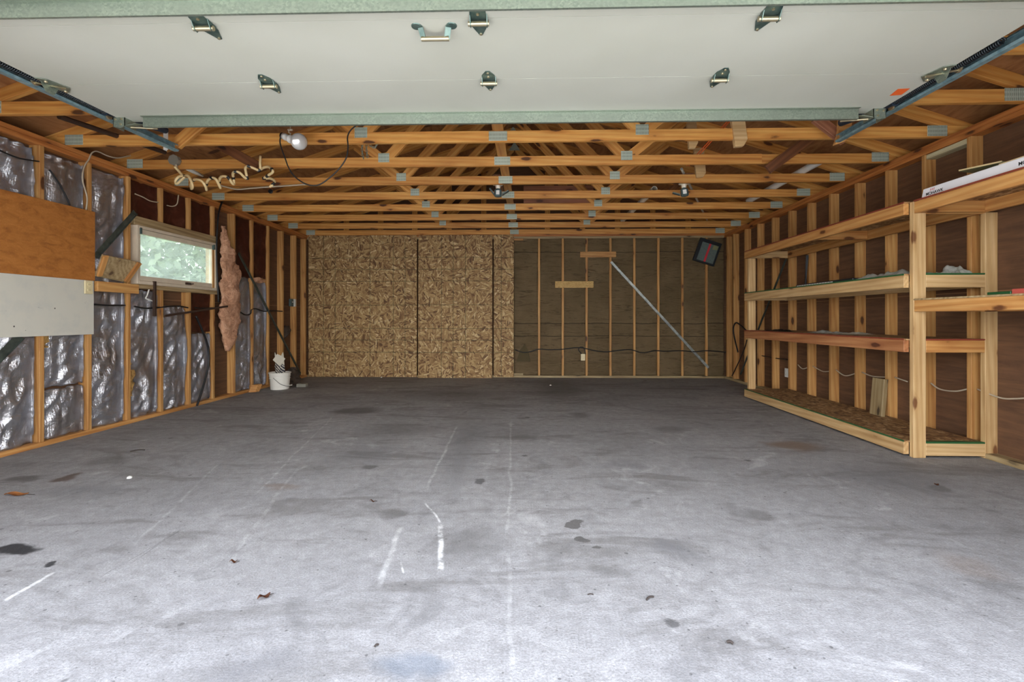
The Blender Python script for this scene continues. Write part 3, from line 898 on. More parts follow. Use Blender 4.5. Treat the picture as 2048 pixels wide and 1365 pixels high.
osb_sheet(-0.608, -0.265, YB - 0.016, YB - 0.004, 0.012, ZT - 0.01, 'narrow strand board at the right, next to the open kraft paper')

# things on the back wall
a, b_ = P(1160, 504, 'y', YB), P(1232, 515, 'y', YB)
tag(board('cross_board', (a.x, YB - 0.011, (a.z + b_.z) / 2), (b_.x, YB - 0.011, (a.z + b_.z) / 2), 0.019, a.z - b_.z, M['stud']), 'short pine board nailed across two back studs above the diagonal strap', 'board')
a, b_ = P(1110, 563, 'y', YB), P(1187, 576, 'y', YB)
tag(MB().box((a.x, YB - 0.014, b_.z), (b_.x, YB - 0.002, a.z)).build('strand_board_strip', M['strip'], bevel=0.001), 'short strip of strand board nailed across two back studs', 'board')
for (x0, x1, z, l) in ((-0.26, -0.10, 2.375, 'small pine block under the top plate, right of the strand boards'), (-0.26, -0.10, 0.060, 'small grey block on the back sill, right of the strand boards')):
    tag(board('wood_block', (x0, YB + 0.012, z), (x1, YB + 0.012, z), 0.03, 0.034, M['stud' if z > 1 else 'greywood']), l, 'block')
def strap_angle(name, a, c, mat, label, face, w=0.032, group='metal wind braces'):
    """a steel L strap: a flat leg on the stud faces and an outstanding leg"""
    a, c = Vector(a), Vector(c)
    m = MB()
    m.bar(a, c, 0.003, w, up=(c - a).cross(Vector(face)))
    s_ = (c - a).normalized().cross(Vector(face)).normalized() * (w / 2)
    m.bar(a + s_ + Vector(face) * 0.009, c + s_ + Vector(face) * 0.009, 0.018, 0.003, up=(c - a).cross(Vector(face)))
    return tag(m.build(name, mat), label, 'metal brace', group)
a, b_ = P(1222, 524, 'y', YB - 0.004), P(1417, 736, 'y', YB - 0.004)
strap_angle('diagonal_strap', a, b_, M['strap'], 'shiny diagonal steel strap across the back wall studs', (0, -1, 0), 0.042)
a, b_ = P(477, 506, 'x', XL + 0.004), P(601, 748, 'x', XL + 0.004)
strap_angle('diagonal_strap', a, b_, M['darkstrap'], 'dark diagonal steel strap on the left wall, running down behind the bucket', (1, 0, 0), 0.045)
a, b_ = P(190, 513, 'x', XL + 0.004), P(270, 424, 'x', XL + 0.004)
strap_angle('diagonal_strap', a, b_, M['darkstrap'], 'dark diagonal steel strap rising behind the hardboard to the window corner', (1, 0, 0), 0.045)
a, b_ = P(-30, 742, 'x', XL + 0.004), P(40, 672, 'x', XL + 0.004)
strap_angle('diagonal_strap', a, b_, M['darkstrap'], 'short visible end of steel strap below the white board at the left edge', (1, 0, 0), 0.055)
a, b_ = P(1513, 662, 'x', XR - 0.004), P(1573, 516, 'x', XR - 0.004)
strap_angle('diagonal_strap', (XR - 0.004, 7.45, 0.15), b_, M['darkstrap'], 'dark diagonal steel strap on the right wall, behind the far shelf post', (-1, 0, 0), 0.04)

def outlet(name, o, u, nrm, label, w=0.072, h=0.115, mat='ivory', group='wall outlets'):
    """duplex outlet: plate, two receptacles; o centre, u along the wall, nrm out of it"""
    o, u, nrm = Vector(o), Vector(u), Vector(nrm)
    e = empty(name, o - Vector((0, 0, h / 2)), label, 'outlet', group)
    MB().bar(o - u * w / 2, o + u * w / 2, 0.012, h).build('cover_plate', M[mat], e, bevel=0.002)
    for sz in (-1, 1):
        c = o + Vector((0, 0, sz * 0.024)) + nrm * 0.007
        r_ = MB().lathe([(0.0165, -0.002), (0.0165, 0.003), (0.014, 0.004)], c, nrm, 16).build('receptacle', M[mat], e)
        s_ = MB()
        for d in (-0.006, 0.006):
            s_.bar(c + u * d + nrm * 0.0042 + Vector((0, 0, -0.004)), c + u * d + nrm * 0.0042 + Vector((0, 0, 0.005)), 0.002, 0.001, up=nrm)
        s_.build('slots', M['ink'], r_)
    return e
q = P(1166, 715, 'y', YB - 0.008)
outlet('wall_outlet', q, (1, 0, 0), (0, -1, 0), 'ivory outlet low on the back wall with a looped black cable')
q = P(176, 575, 'x', XL + 0.032)
outlet('wall_outlet', (XL + 0.036, q.y, q.z), (0, 1, 0), (1, 0, 0), 'ivory outlet at the corner of the white board')
q = P(1573, 746, 'x', XR + 0.05)
outlet('wall_outlet', (XR + 0.05, q.y, q.z), (0, 1, 0), (-1, 0, 0), 'pale outlet low on the right wall behind the shelf unit', mat='whiteplastic')

# black framed screen with a red stripe
cs = [P(*p_, 'y', YB - 0.05) for p_ in ((1402, 475), (1444, 488), (1428, 533), (1386, 520))]
e = empty('framed_screen', (sum(c.x for c in cs) / 4, YB - 0.03, cs[2].z), 'black framed grey screen with a red stripe, hung askew on the back wall', 'screen')
ux, uz = (cs[1] - cs[0]).normalized(), (cs[0] - cs[3]).normalized()
wd, hg = (cs[1] - cs[0]).length, (cs[0] - cs[3]).length
o0 = cs[3]
loc = lambda u_, v_, d=0.0: o0 + ux * wd * u_ + uz * hg * v_ + Vector((0, d, 0))
m = MB()
for q in (((0, 0), (1, 0), (1, .07), (0, .07)), ((0, .86), (1, .86), (1, 1), (0, 1)), ((0, .07), (.14, .07), (.14, .86), (0, .86)), ((.92, .07), (1, .07), (1, .86), (.92, .86))):
    m.prism([loc(u_, v_) for u_, v_ in q], (0, 0.045, 0))
m.build('frame', M['screenframe'], e)
MB().prism([loc(u_, v_, 0.012) for u_, v_ in ((.13, .06), (.93, .06), (.93, .87), (.13, .87))], (0, 0.006, 0)).build('mesh_panel', M['screenmesh'], e)
MB().prism([loc(u_, v_, 0.004) for u_, v_ in ((.47, .06), (.56, .06), (.56, .90), (.47, .90))], (0, 0.006, 0)).build('stripe', M['redstripe'], e)['label'] = 'red stripe'
MB().prism([loc(u_, v_, 0.008) for u_, v_ in ((.68, .66), (.90, .68), (.91, .85), (.68, .85))], (0, 0.004, 0)).build('sticker', M['plank'], e)

# cables along the back wall
pts = [P(px, py, 'y', YB - 0.004) for px, py in ((1030, 700), (1045, 705), (1060, 704), (1077, 699), (1100, 700), (1125, 699), (1150, 696), (1168, 697), (1190, 702), (1215, 704), (1240, 701), (1262, 700), (1285, 706), (1310, 702), (1330, 703), (1362, 702), (1390, 704), (1415, 702), (1452, 705))]
cable('black_cable', pts, 0.009, M['black'], 'black cable strung along the foot of the back wall studs')
pts = [P(px, py, 'y', YB - 0.03) for px, py in ((1163, 708), (1157, 700), (1161, 695), (1168, 697), (1171, 709))]
cable('black_cable', pts, 0.008, M['black'], 'short looped black cable feeding the back wall outlet')
pts = [P(px, py, 'x', XR - 0.02) for px, py in ((1476, 705), (1468, 672), (1467, 655), (1472, 646), (1480, 650), (1494, 663))]
cable('black_cable', pts, 0.011, M['black'], 'looped black cable in the right back corner beside the far shelf post')
cable('black_cable', [P(px, py, 'x', XR - 0.02) for px, py in ((1464, 752), (1474, 732), (1488, 700), (1494, 680))], 0.008, M['black'], 'black cable rising from the floor in the right back corner')

# ------------------------------------------------------------------ left wall panels and window
q0, q1, q2 = P(190, 425, 'x', XL + 0.012), P(190, 560, 'x', XL + 0.012), P(187, 669, 'x', XL + 0.012)
tag(MB().box((XL + 0.001, 2.75, 1.352), (XL + 0.013, q0.y, 1.962)).build('hardboard_sheet', M['hardboard'], bevel=0.001), 'orange-brown hardboard panel on the left wall above the white board', 'panel')
tag(MB().box((XL + 0.001, 2.75, 0.879), (XL + 0.015, q2.y, 1.351)).build('white_board', M['whiteboard'], bevel=0.001), 'scuffed white board on the left wall below the orange hardboard', 'panel')
tag(board('cross_board', (XL + 0.02, 4.07, 1.305), (XL + 0.02, 4.51, 1.305), 0.036, 0.090, M['stud']), 'short pine board between the ivory outlet and the window', 'board')
# tilted little shelf: hinged low on the studs, its far edge tipped up and out, the underside towards the camera
w0, w1 = P(190, 550, 'x', XL + 0.004), P(252, 563, 'x', XL + 0.004)
t0, t1 = P(203, 510, 'x', XL + 0.13), P(279, 526, 'x', XL + 0.13)
e = empty('tilted_shelf', (XL + 0.07, 4.26, w0.z), 'tilted plywood shelf board with pine lips left of the window', 'shelf')
up_ = (t1 - t0).cross(w0 - t0).normalized()
if up_.z < 0: up_ = -up_
for q in (w0, w1, t0, t1): q.x += 0.012
MB().prism([w0, w1, t1, t0], up_ * 0.012).build('shelf_board', M['sillwood'], e)
for a, b_ in ((w0, t0), (w1, t1)):
    i_ = (w1 - w0).normalized() * (0.022 if a is w0 else -0.022)
    board('lip', a + i_ - up_ * 0.010, b_ + i_ - up_ * 0.010, 0.044, 0.020, M['fir'], e, up=up_)
board('lip', w0 + up_ * 0.02, w1 + up_ * 0.02, 0.014, 0.045, M['greywood'], e)

# window
e = bpy.data.objects.new('window_1', None)
link(e, Matrix.Translation(Vector((XL, (WY0 + WY1) / 2, WZ0))))
tag(e, kind=S)
x0, x1 = XL - 0.075, XL + 0.012
m = MB()
m.box((x0, WY0, WZ0), (x1, WY0 + 0.028, WZ1)).box((x0, WY1 - 0.028, WZ0), (x1, WY1, WZ1)).box((x0, WY0 + 0.028, WZ1 - 0.028), (x1, WY1 - 0.028, WZ1)).box((x0, WY0 + 0.028, WZ0), (x1, WY1 - 0.028, WZ0 + 0.03))
m.build('window_frame', M['winframe'], e, bevel=0.002)
m = MB()
x0, x1 = XL - 0.045, XL - 0.008
a0, a1, b0, b1 = WY0 + 0.031, WY1 - 0.031, WZ0 + 0.034, WZ1 - 0.032
m.box((x0, a0, b0), (x1, a0 + 0.030, b1)).box((x0, a1 - 0.034, b0), (x1, a1, b1)).box((x0, a0 + 0.03, b1 - 0.045), (x1, a1 - 0.034, b1)).box((x0, a0 + 0.03, b0), (x1, a1 - 0.034, b0 + 0.05))
sash = m.build('window_sash', M['winframe'], e, bevel=0.002)
MB().box((XL - 0.032, a0 + 0.028, b0 + 0.048), (XL - 0.028, a1 - 0.032, b1 - 0.043)).build('window_pane', M['glass'], sash)
for y in (a0 + 0.012, a1 - 0.02):
    MB().box((XL - 0.010, y - 0.012, b1 - 0.05), (XL + 0.016, y + 0.014, b1 + 0.012)).build('window_hinge', M['boxgreen'], sash, bevel=0.002)
m = MB().box((XL - 0.010, 5.19, b0 + 0.006), (XL + 0.004, 5.27, b0 + 0.03))
m.tube([(XL + 0.006, 5.22, b0 + 0.018), (XL + 0.022, 5.24, b0 + 0.012), (XL + 0.024, 5.275, b0 + 0.02)], 0.006, 8)
m.build('window_latch', M['rust'], sash)
tag(board('trim_7', (XL - 0.036, WY0 - 0.03, 1.984), (XL - 0.036, WY1 + 0.02, 1.984), 0.085, 0.085, M['sillwood']), kind=S)
tag(board('trim_8', (XL - 0.034, WY0 - 0.03, 1.336), (XL - 0.034, WY1 + 0.02, 1.336), 0.092, 0.044, M['sillwood']), kind=S)

# tree outside the window
e = empty('tree', (-6.6, 5.6, -0.06), 'leafy tree outside the left window, seen through the dusty pane', 'tree')
MB().tube([(-6.6, 5.6, -0.06), (-6.55, 5.7, 1.2), (-6.7, 5.6, 2.6), (-6.6, 5.4, 3.6)], [0.16, 0.13, 0.10, 0.05], 10).build('trunk', M['bark'], e)
m = MB()
rr = random.Random(3)
for _ in range(26000):
    p = Vector((rr.uniform(-9.4, -5.2), 0, rr.uniform(-0.02, 4.4)))
    p.y = 5.1 + (XL - p.x) * rr.uniform(0.35, 2.4)
    d = Vector((rr.uniform(-1, 1), rr.uniform(-1, 1), rr.uniform(-1, 0.2))).normalized()
    s_ = d.orthogonal().normalized()
    L = rr.uniform(0.10, 0.18)
    m._f([m.b.verts.new(p), m.b.verts.new(p + d * L * 0.5 + s_ * L * 0.26), m.b.verts.new(p + d * L), m.b.verts.new(p + d * L * 0.5 - s_ * L * 0.26)])
m.build('foliage', M['treeleaf'], e)

# bits hanging on the left wall
q = P(310, 563, 'x', XL + 0.02); q2 = P(309, 633, 'x', XL + 0.02)
tag(MB().box((XL + 0.004, q.y - 0.014, q2.z), (XL + 0.026, q.y + 0.014, q.z)).build('iron_bar', M['rust'], bevel=0.002), 'upright rusty flat bar below the window latch side, near end', 'bar')
a, b_ = P(331, 632, 'x', XL + 0.02), P(455, 613, 'x', XL + 0.16)
tag(MB().bar(a, b_, 0.016, 0.022).build('iron_bar', M['rust']), 'long dark bar lying level across the studs below the window', 'bar')
pts = [P(px, py, 'x', XL - 0.002) for px, py in ((299, 576), (294, 592), (291, 597), (298, 600), (310, 604))]
cable('wire_hook', pts, 0.006, M['whiteplastic'], 'bent white wire hook hanging below the window', 'hook', n=3)
pts = [P(px, py, 'x', XL + 0.03) for px, py in ((392, 633), (402, 655), (415, 690), (418, 718), (414, 745), (403, 785), (394, 812))]
cable('black_hose', pts, 0.012, M['black'], 'black hose hanging in a bow from the long dark bar to the floor', 'hose')
pts = [P(px, py, 'x', XL + 0.02) for px, py in ((470, 372), (455, 388), (444, 405), (437, 430), (434, 470), (433, 510), (435, 560), (437, 605))]
cable('black_cable', pts, 0.011, M['black'], 'black cable dropping from the trusses beside the far window edge')
pts = [P(px, py, 'x', XL - 0.004) for px, py in ((187, 609), (215, 611), (250, 611))]
cable('black_cable', pts, 0.008, M['black'], 'black cable stub beside the white board, left of the window')
pts = [P(px, py, 'x', XL - 0.004) for px, py in ((269, 613), (290, 617), (312, 616), (340, 613), (360, 613), (376, 616))]
cable('black_cable', pts, 0.008, M['black'], 'black cable running through the studs below the window')
pts = [P(px, py, 'x', XL - 0.004) for px, py in ((390, 616), (408, 617), (427, 616))]
cable('black_cable', pts, 0.008, M['black'], 'black cable behind the long dark bar at the far window end')
pts = [P(px, py, 'x', XL - 0.004) for px, py in ((461, 610), (477, 622), (490, 630), (501, 628), (503, 620), (512, 618), (528, 623), (545, 622), (565, 623))]
cable('black_cable', pts, 0.008, M['black'], 'black cable sagging between the studs right of the pink insulation')
pts = [P(px, py, 'x', XL - 0.002) for px, py in ((-5, 299), (20, 310), (45, 318), (78, 323))]
cable('black_cable', pts, 0.006, M['black'], 'thin black cable across the upper foil at the left edge')
pts = [P(px, py, 'x', XL - 0.002) for px, py in ((99, 340), (115, 362), (128, 385), (140, 411))]
cable('black_cable', pts, 0.007, M['black'], 'black cable slanting down the second foil bay behind the hardboard')
pts = [P(px, py, 'x', XL + 0.004) for px, py in ((172, 420), (174, 395), (165, 360), (168, 335), (178, 318), (184, 306), (195, 303), (215, 312), (235, 316), (258, 312), (280, 308), (300, 315), (338, 321))]
cable('grey_cable', pts, 0.006, M['cable'], 'grey cable climbing beside the hardboard over the plate to the junction box')
pts = [P(px, py, 'x', XL - 0.004) for px, py in ((270, 388), (285, 394), (300, 402), (316, 405))]
cable('grey_cable', pts, 0.006, M['cable'], 'grey cable crossing the red paper above the near end of the window')
pts = [P(px, py, 'x', XL - 0.004) for px, py in ((334, 411), (345, 413), (354, 408), (357, 390))]
cable('grey_cable', pts, 0.006, M['cable'], 'grey cable bending up in the red paper above the middle of the window')
# switch box and rag
q = P(586, 606, 'x', XL + 0.02)
e = empty('switch_box', (XL + 0.02, q.y, q.z - 0.06), 'small grey switch box on a stud near the left back corner', 'switch box')
MB().box((XL + 0.002, q.y - 0.10, q.z - 0.06), (XL + 0.035, q.y - 0.005, q.z + 0.06)).build('box', M['boxgreen'], e, bevel=0.003)
MB().box((XL + 0.002, q.y + 0.0, q.z - 0.06), (XL + 0.045, q.y + 0.055, q.z + 0.06)).build('cover', M['whiteplastic'], e, bevel=0.003)
MB().lathe([(0.012, 0), (0.012, 0.006)], (XL + 0.035, q.y - 0.05, q.z + 0.01), (1, 0, 0), 12).build('knob', M['whiteplastic'], e)
q = P(580, 665, 'x', XL + 0.02)
wool('rag', [(q.z - 0.20, q.y - 0.16, 0.02), (q.z - 0.10, q.y - 0.10, 0.06), (q.z - 0.02, q.y, 0.12), (q.z + 0.05, q.y + 0.06, 0.13), (q.z + 0.10, q.y + 0.05, 0.05)], 'dark rag stuffed between the studs above the bucket, near the corner', 9, 'rag', 0.03, XL - 0.03)['category'] = 'rag'

# ------------------------------------------------------------------ roof trusses
TY = lambda i: 3.838 + 0.6096 * i + 0.019
XO0, XO1 = XL - 0.1, 2 * XC - XL + 0.1
half = XC - XO0
tcz = lambda d: ZT + 0.02 + slope * d     # underside line of the top chord, d from the heel
chord = lambda x, off: Vector((x, 0, ZT + off))
ang = math.atan(slope)

def build_truss(i, label, group, sister=False, gable=False):
    y = TY(i)
    e = empty('roof_truss', (XC, y, ZT), label, 'roof truss', group)
    if sister:
        xa, xb = P(524, 330, 'y', y - 0.02).x, P(1524, 325, 'y', y - 0.02).x
        board('bottom_chord', (XO0, y + 0.003, ZT + DEP / 2), (XO1, y + 0.003, ZT + DEP / 2), 0.032, DEP, M['truss'], e)
        board('sister_board', (xa, y - 0.0145, ZT + DEP / 2 + 0.002), (xb, y - 0.0145, ZT + DEP / 2 + 0.002), 0.010, DEP, M['truss'], e)
    else:
        board('bottom_chord', (XO0, y, ZT + DEP / 2), (XO1, y, ZT + DEP / 2), 0.038, DEP, M['truss'], e)
    off = DEP / 2 / math.cos(ang)
    ra = Vector((XO0 - 0.4, y, tcz(-0.4) + off)); rb = Vector((XC - 0.01, y, tcz(half) + off))
    board('top_chord', ra, rb, 0.0375, DEP, M['truss'], e)
    board('top_chord', (2 * XC - ra.x, y, ra.z), (2 * XC - rb.x, y, rb.z), 0.0375, DEP, M['truss'], e)
    zc_ = ZT + DEP
    for s_ in (-1, 1):
        x = XC + s_ * 1.15
        if gable:
            for d in (0.55, 1.15, 1.75, 2.35, 2.95):
                xx = XC + s_ * d
                board('upright', (xx, y, zc_), (xx, y, tcz(half - d)), 0.036, DEP, M['truss'], e, up=(1, 0, 0))
        else:
            board('web', (x - s_ * 0.03, y, zc_ - 0.006), (XC + s_ * 0.035, y, tcz(half) - 0.01), 0.0355, 0.0885, M['truss'], e, up=(0, 0, 1))
            board('web', (x + s_ * 0.03, y, zc_ - 0.006), (XC + s_ * 1.88, y, tcz(half - 1.86) + 0.004), 0.0350, 0.0885, M['truss'], e, up=(0, 0, 1))
    yf = y - 0.0195 - (0.0015 if sister else 0)
    plates = [(XC - 0.02, 0.045, 0.15, 0.078), (XL + 0.05, 0.05, 0.155, 0.085), (XR - 0.06, 0.05, 0.155, 0.085)]
    if not gable: plates += [(XC - 1.15, 0.085, 0.105, 0.085), (XC + 1.15, 0.085, 0.105, 0.085)]
    for k, (x, dz, w_, h_) in enumerate(plates):
        MB().box((x - w_ / 2, yf - 0.0015, ZT + dz - h_ / 2), (x + w_ / 2, yf + 0.001, ZT + dz + h_ / 2)).build('nail_plate', M['nailplate'], e)
    if not gable:
        MB().prism([(XC - 0.09, yf - 0.0015, tcz(half) - 0.03), (XC + 0.09, yf - 0.0015, tcz(half) - 0.03), (XC, yf - 0.0015, tcz(half) + 0.11)], (0, 0.002, 0)).build('nail_plate', M['nailplate'], e)
    return e

tr_lab = {-2: 'bare pine roof truss over the raised door, nearest the camera, seen at both sides', -1: 'bare pine roof truss over the rear edge of the raised door',
          0: 'bare pine roof truss just behind the raised door, behind the flood bulb', 1: 'bare pine roof truss with a doubled lower chord, second behind the raised door',
          2: 'bare pine roof truss right behind the cream coiled tubing, third behind the raised door', 3: 'bare pine roof truss right behind the two ceiling lights', 4: 'bare pine roof truss, fifth behind the raised door',
          5: 'bare pine roof truss, third from the back wall', 6: 'bare pine roof truss, second from the back wall', 7: 'gable roof truss standing on the back wall plate'}
gt = 'roof trusses'
first = build_truss(0, tr_lab[0], gt)
build_truss(1, tr_lab[1], gt, sister=True)
build_truss(7, tr_lab[7], gt, gable=True)
for i in (-2, -1, 2, 3, 4, 5, 6):
    copy_thing(first, (0, 0.6096 * i, 0), tr_lab[i])
# lateral brace boards on the lower chords and diagonal braces
tag(board('lateral_brace', (XC - 0.02, 2.4, ZT + DEP + 0.02), (XC - 0.02, YB, ZT + DEP + 0.02), DEP, 0.038, M['truss'], up=(0, 0, 1)), 'long flat board lying along the middle of the trusses', 'board')
for s_, p0, p1, l in ((-1, (436, 288), (516, 333), 'reddish diagonal board rising from the doubled truss on the left'), (1, (1640, 262), (1535, 340), 'reddish diagonal board rising from the doubled truss on the right')):
    a, b_ = P(*p0, 'y', TY(1) - 0.050), P(*p1, 'y', TY(1) - 0.048)
    tag(board('diagonal_brace', a, b_, 0.030, 0.089, M['darkwood']), l, 'board', 'diagonal boards between the trusses')

# hanging timber ends, stored boards and pipes
for (p0, p1, y, w_, l) in (((1474, 205), (1484, 292), TY(0) - 0.045, 0.105, 'pale timber end hanging in front of the first truss, right side'), ((1386, 255), (1388, 296), TY(0) + 0.30, 0.082, 'small timber end between the first and doubled truss, right side'),
                           ((1400, 305), (1403, 355), TY(2) - 0.045, 0.105, 'pale timber end hanging in front of the third truss, right side')):
    a, b_ = P(*p0, 'y', y), P(*p1, 'y', y)
    a = Vector((a.x + 0.0, y + 0.03, a.z + 0.06))
    d = (b_ - a).normalized()
    s_ = Vector((0, 1, 0)).cross(d).normalized() * (w_ / 2)
    if s_.x < 0: s_ = -s_
    m = MB().prism([a - s_, a + s_, b_ + s_ - d * 0.05, b_ + s_ * 0.3, b_ - s_, ], (0, 0.038, 0))
    tag(m.build('timber_end', M['newwood'], bevel=0.002), l, 'timber', 'timber ends hanging among the trusses')
a, b_ = P(1047, 374, 'y', 6.36), P(1187, 404, 'y', 6.36)
tag(board('stored_board', (a.x, 6.36, 2.69), (b_.x, 6.36, 2.69), 0.02, 0.24, M['pinkboard']), 'pinkish board stored on edge above the far trusses', 'board')
def pipe(px0, px1, z, r, label, mat='pvc'):
    a, b_ = P(*px0, 'z', z), P(*px1, 'z', z)
    d = (b_ - a).normalized(); n_ = d.orthogonal()
    m = MB()
    m.lathe([(r * 0.82, 0.0), (r, 0.0), (r, (b_ - a).length), (r * 0.82, (b_ - a).length), (r * 0.82, 0.0)], a, d, 16, False, False)
    return tag(m.build('plastic_pipe', M[mat], smooth=False), label, 'pipe', 'plastic pipes lying across the trusses')
pipe((1652, 316), (1497, 402), ZT + DEP + 0.036, 0.036, 'white plastic pipe lying on the trusses near the right wall', 'whiteplastic')
pipe((1309, 378), (1245, 441), ZT + DEP + 0.035, 0.035, 'short white pipe with an open end, left of the right ceiling light')
pipe((1363, 338), (1414, 440), ZT + DEP + 0.04, 0.013, 'thin grey pipe running back above the right ceiling light')
tag(MB().tube([P(118, 233, 'y', 3.4), P(330, 305, 'y', 4.3)], 0.02, 10).build('iron_pipe', M['rust']), 'dark iron pipe slanting above the left track', 'pipe')
tag(MB().tube([P(372, 336, 'y', 4.60), P(386, 343, 'y', 4.66), P(405, 352, 'y', 4.8)], [0.02, 0.02, 0.014], 10).build('plastic_tube', M['pvc'], smooth=True), 'short pale tube beside the junction box above the cream tubing', 'tube')
for k in (0, 1):
    a, b_ = P(1459 + 5 * k, 238, 'y', TY(0) + 0.05), P(1373 + 5 * k, 332, 'y', TY(1) + 0.30)
    tag(MB().tube([a, b_], 0.005, 6).build('cord', M['orange']), 'thin orange cord running back between the right timber ends, %s of the pair' % ('left' if k == 0 else 'right'), 'cord', 'orange cords')

# ------------------------------------------------------------------ overhead door
ZD, YR, YS1, YS2 = 2.313, 3.03, 2.537, 2.02
DX0, DX1 = -2.655, 2.175
DCX = -0.21
e = door = empty('garage_door', (DCX, 2.0, ZD), 'white sectional garage door raised flat under the trusses', 'garage door')
for k, (y0, y1) in enumerate(((YS1 + 0.0015, YR), (YS2 + 0.0015, YS1 - 0.0015), (1.50, YS2 - 0.0015), (0.98, 1.499))):
    MB().box((DX0, y0, ZD), (DX1, y1, ZD + 0.035)).build('door_section', M['doorskin'], e)
def hat(name, y, drop, x0, x1, dp=0.05):
    m = MB()
    prof = [(y, ZD + 0.0), (y, ZD - drop), (y + 0.004, ZD - drop), (y + 0.055, ZD - drop), (y + 0.055, ZD - 0.002), (y + 0.075, ZD - 0.002), (y + 0.075, ZD)]
    outer = [(y - 0.022, ZD), (y - 0.022, ZD - 0.003), (y, ZD - 0.003), (y, ZD - drop), (y + dp, ZD - drop), (y + dp, ZD - 0.003), (y + 0.072, ZD - 0.003), (y + 0.072, ZD)]
    m.prism([(x0, a, b) for a, b in outer], (x1 - x0, 0, 0))
    return m.build(name, M['galv'], e, bevel=0.0)
xa, xb = P(287, 238, 'y', 2.96).x, P(1716, 222, 'y', 2.96).x
hat('strut', 2.955, 0.063, xa, xb, 0.02)
hat('strut', 1.872, 0.060, DX0 + 0.02, DX1 - 0.02, 0.012)
def hinge(x, y):
    """two leaves bent up to a barrel with a pin"""
    z = ZD - 0.0015
    m = MB()
    m.prism([(x - 0.038, y - 0.002, z), (x + 0.038, y - 0.002, z), (x + 0.034, y - 0.045, z), (x + 0.010, y - 0.086, z), (x - 0.010, y - 0.086, z), (x - 0.034, y - 0.045, z)], (0, 0, -0.003))
    m.prism([(x - 0.036, y + 0.002, z), (x + 0.036, y + 0.002, z), (x + 0.034, y + 0.05, z), (x + 0.007, y + 0.115, z), (x - 0.007, y + 0.115, z), (x - 0.034, y + 0.05, z)], (0, 0, -0.003))
    for s_ in (-1, 1):
        m.prism([(x + s_ * 0.036, y - 0.03, z), (x + s_ * 0.036, y + 0.03, z), (x + s_ * 0.036, y + 0.012, z - 0.034), (x + s_ * 0.036, y - 0.008, z - 0.034)], (0.003, 0, 0))
    h = m.build('hinge', M['hinge'], e)
    MB().tube([(x - 0.045, y + 0.002, z - 0.022), (x + 0.045, y + 0.002, z - 0.022)], 0.011, 12).build('hinge_pin', M['zinc'], h)
    b = MB()
    for yy in (y - 0.070, y - 0.035, y + 0.105):
        b.lathe([(0.007, 0), (0.006, 0.005)], (x, yy, z - 0.003), (0, 0, -1), 8)
    b.build('screws', M['zinc'], h)
    return h
for x in (-1.425, -0.218, 1.016):
    hinge(x, YS1); hinge(x, YS2)
# lift handle
hx, hy = -0.42, YS2 + 0.06
m = MB()
for s_ in (-1, 1):
    m.lathe([(0.024, 0), (0.022, 0.004)], (hx + s_ * 0.078, hy - 0.012, ZD), (0, 0, -1), 16)
    m.bar((hx + s_ * 0.062, hy - 0.008, ZD - 0.004), (hx + s_ * 0.052, hy + 0.014, ZD - 0.042), 0.026, 0.004)
    m.bar((hx + s_ * 0.078, hy - 0.012, ZD - 0.002), (hx + s_ * 0.055, hy - 0.006, ZD - 0.005), 0.030, 0.003)
hd = m.build('lift_handle', M['hinge'], e)
MB().tube([(hx - 0.062, hy + 0.014, ZD - 0.042), (hx + 0.062, hy + 0.014, ZD - 0.042)], 0.011, 12).build('grip', M['zinc'], hd)
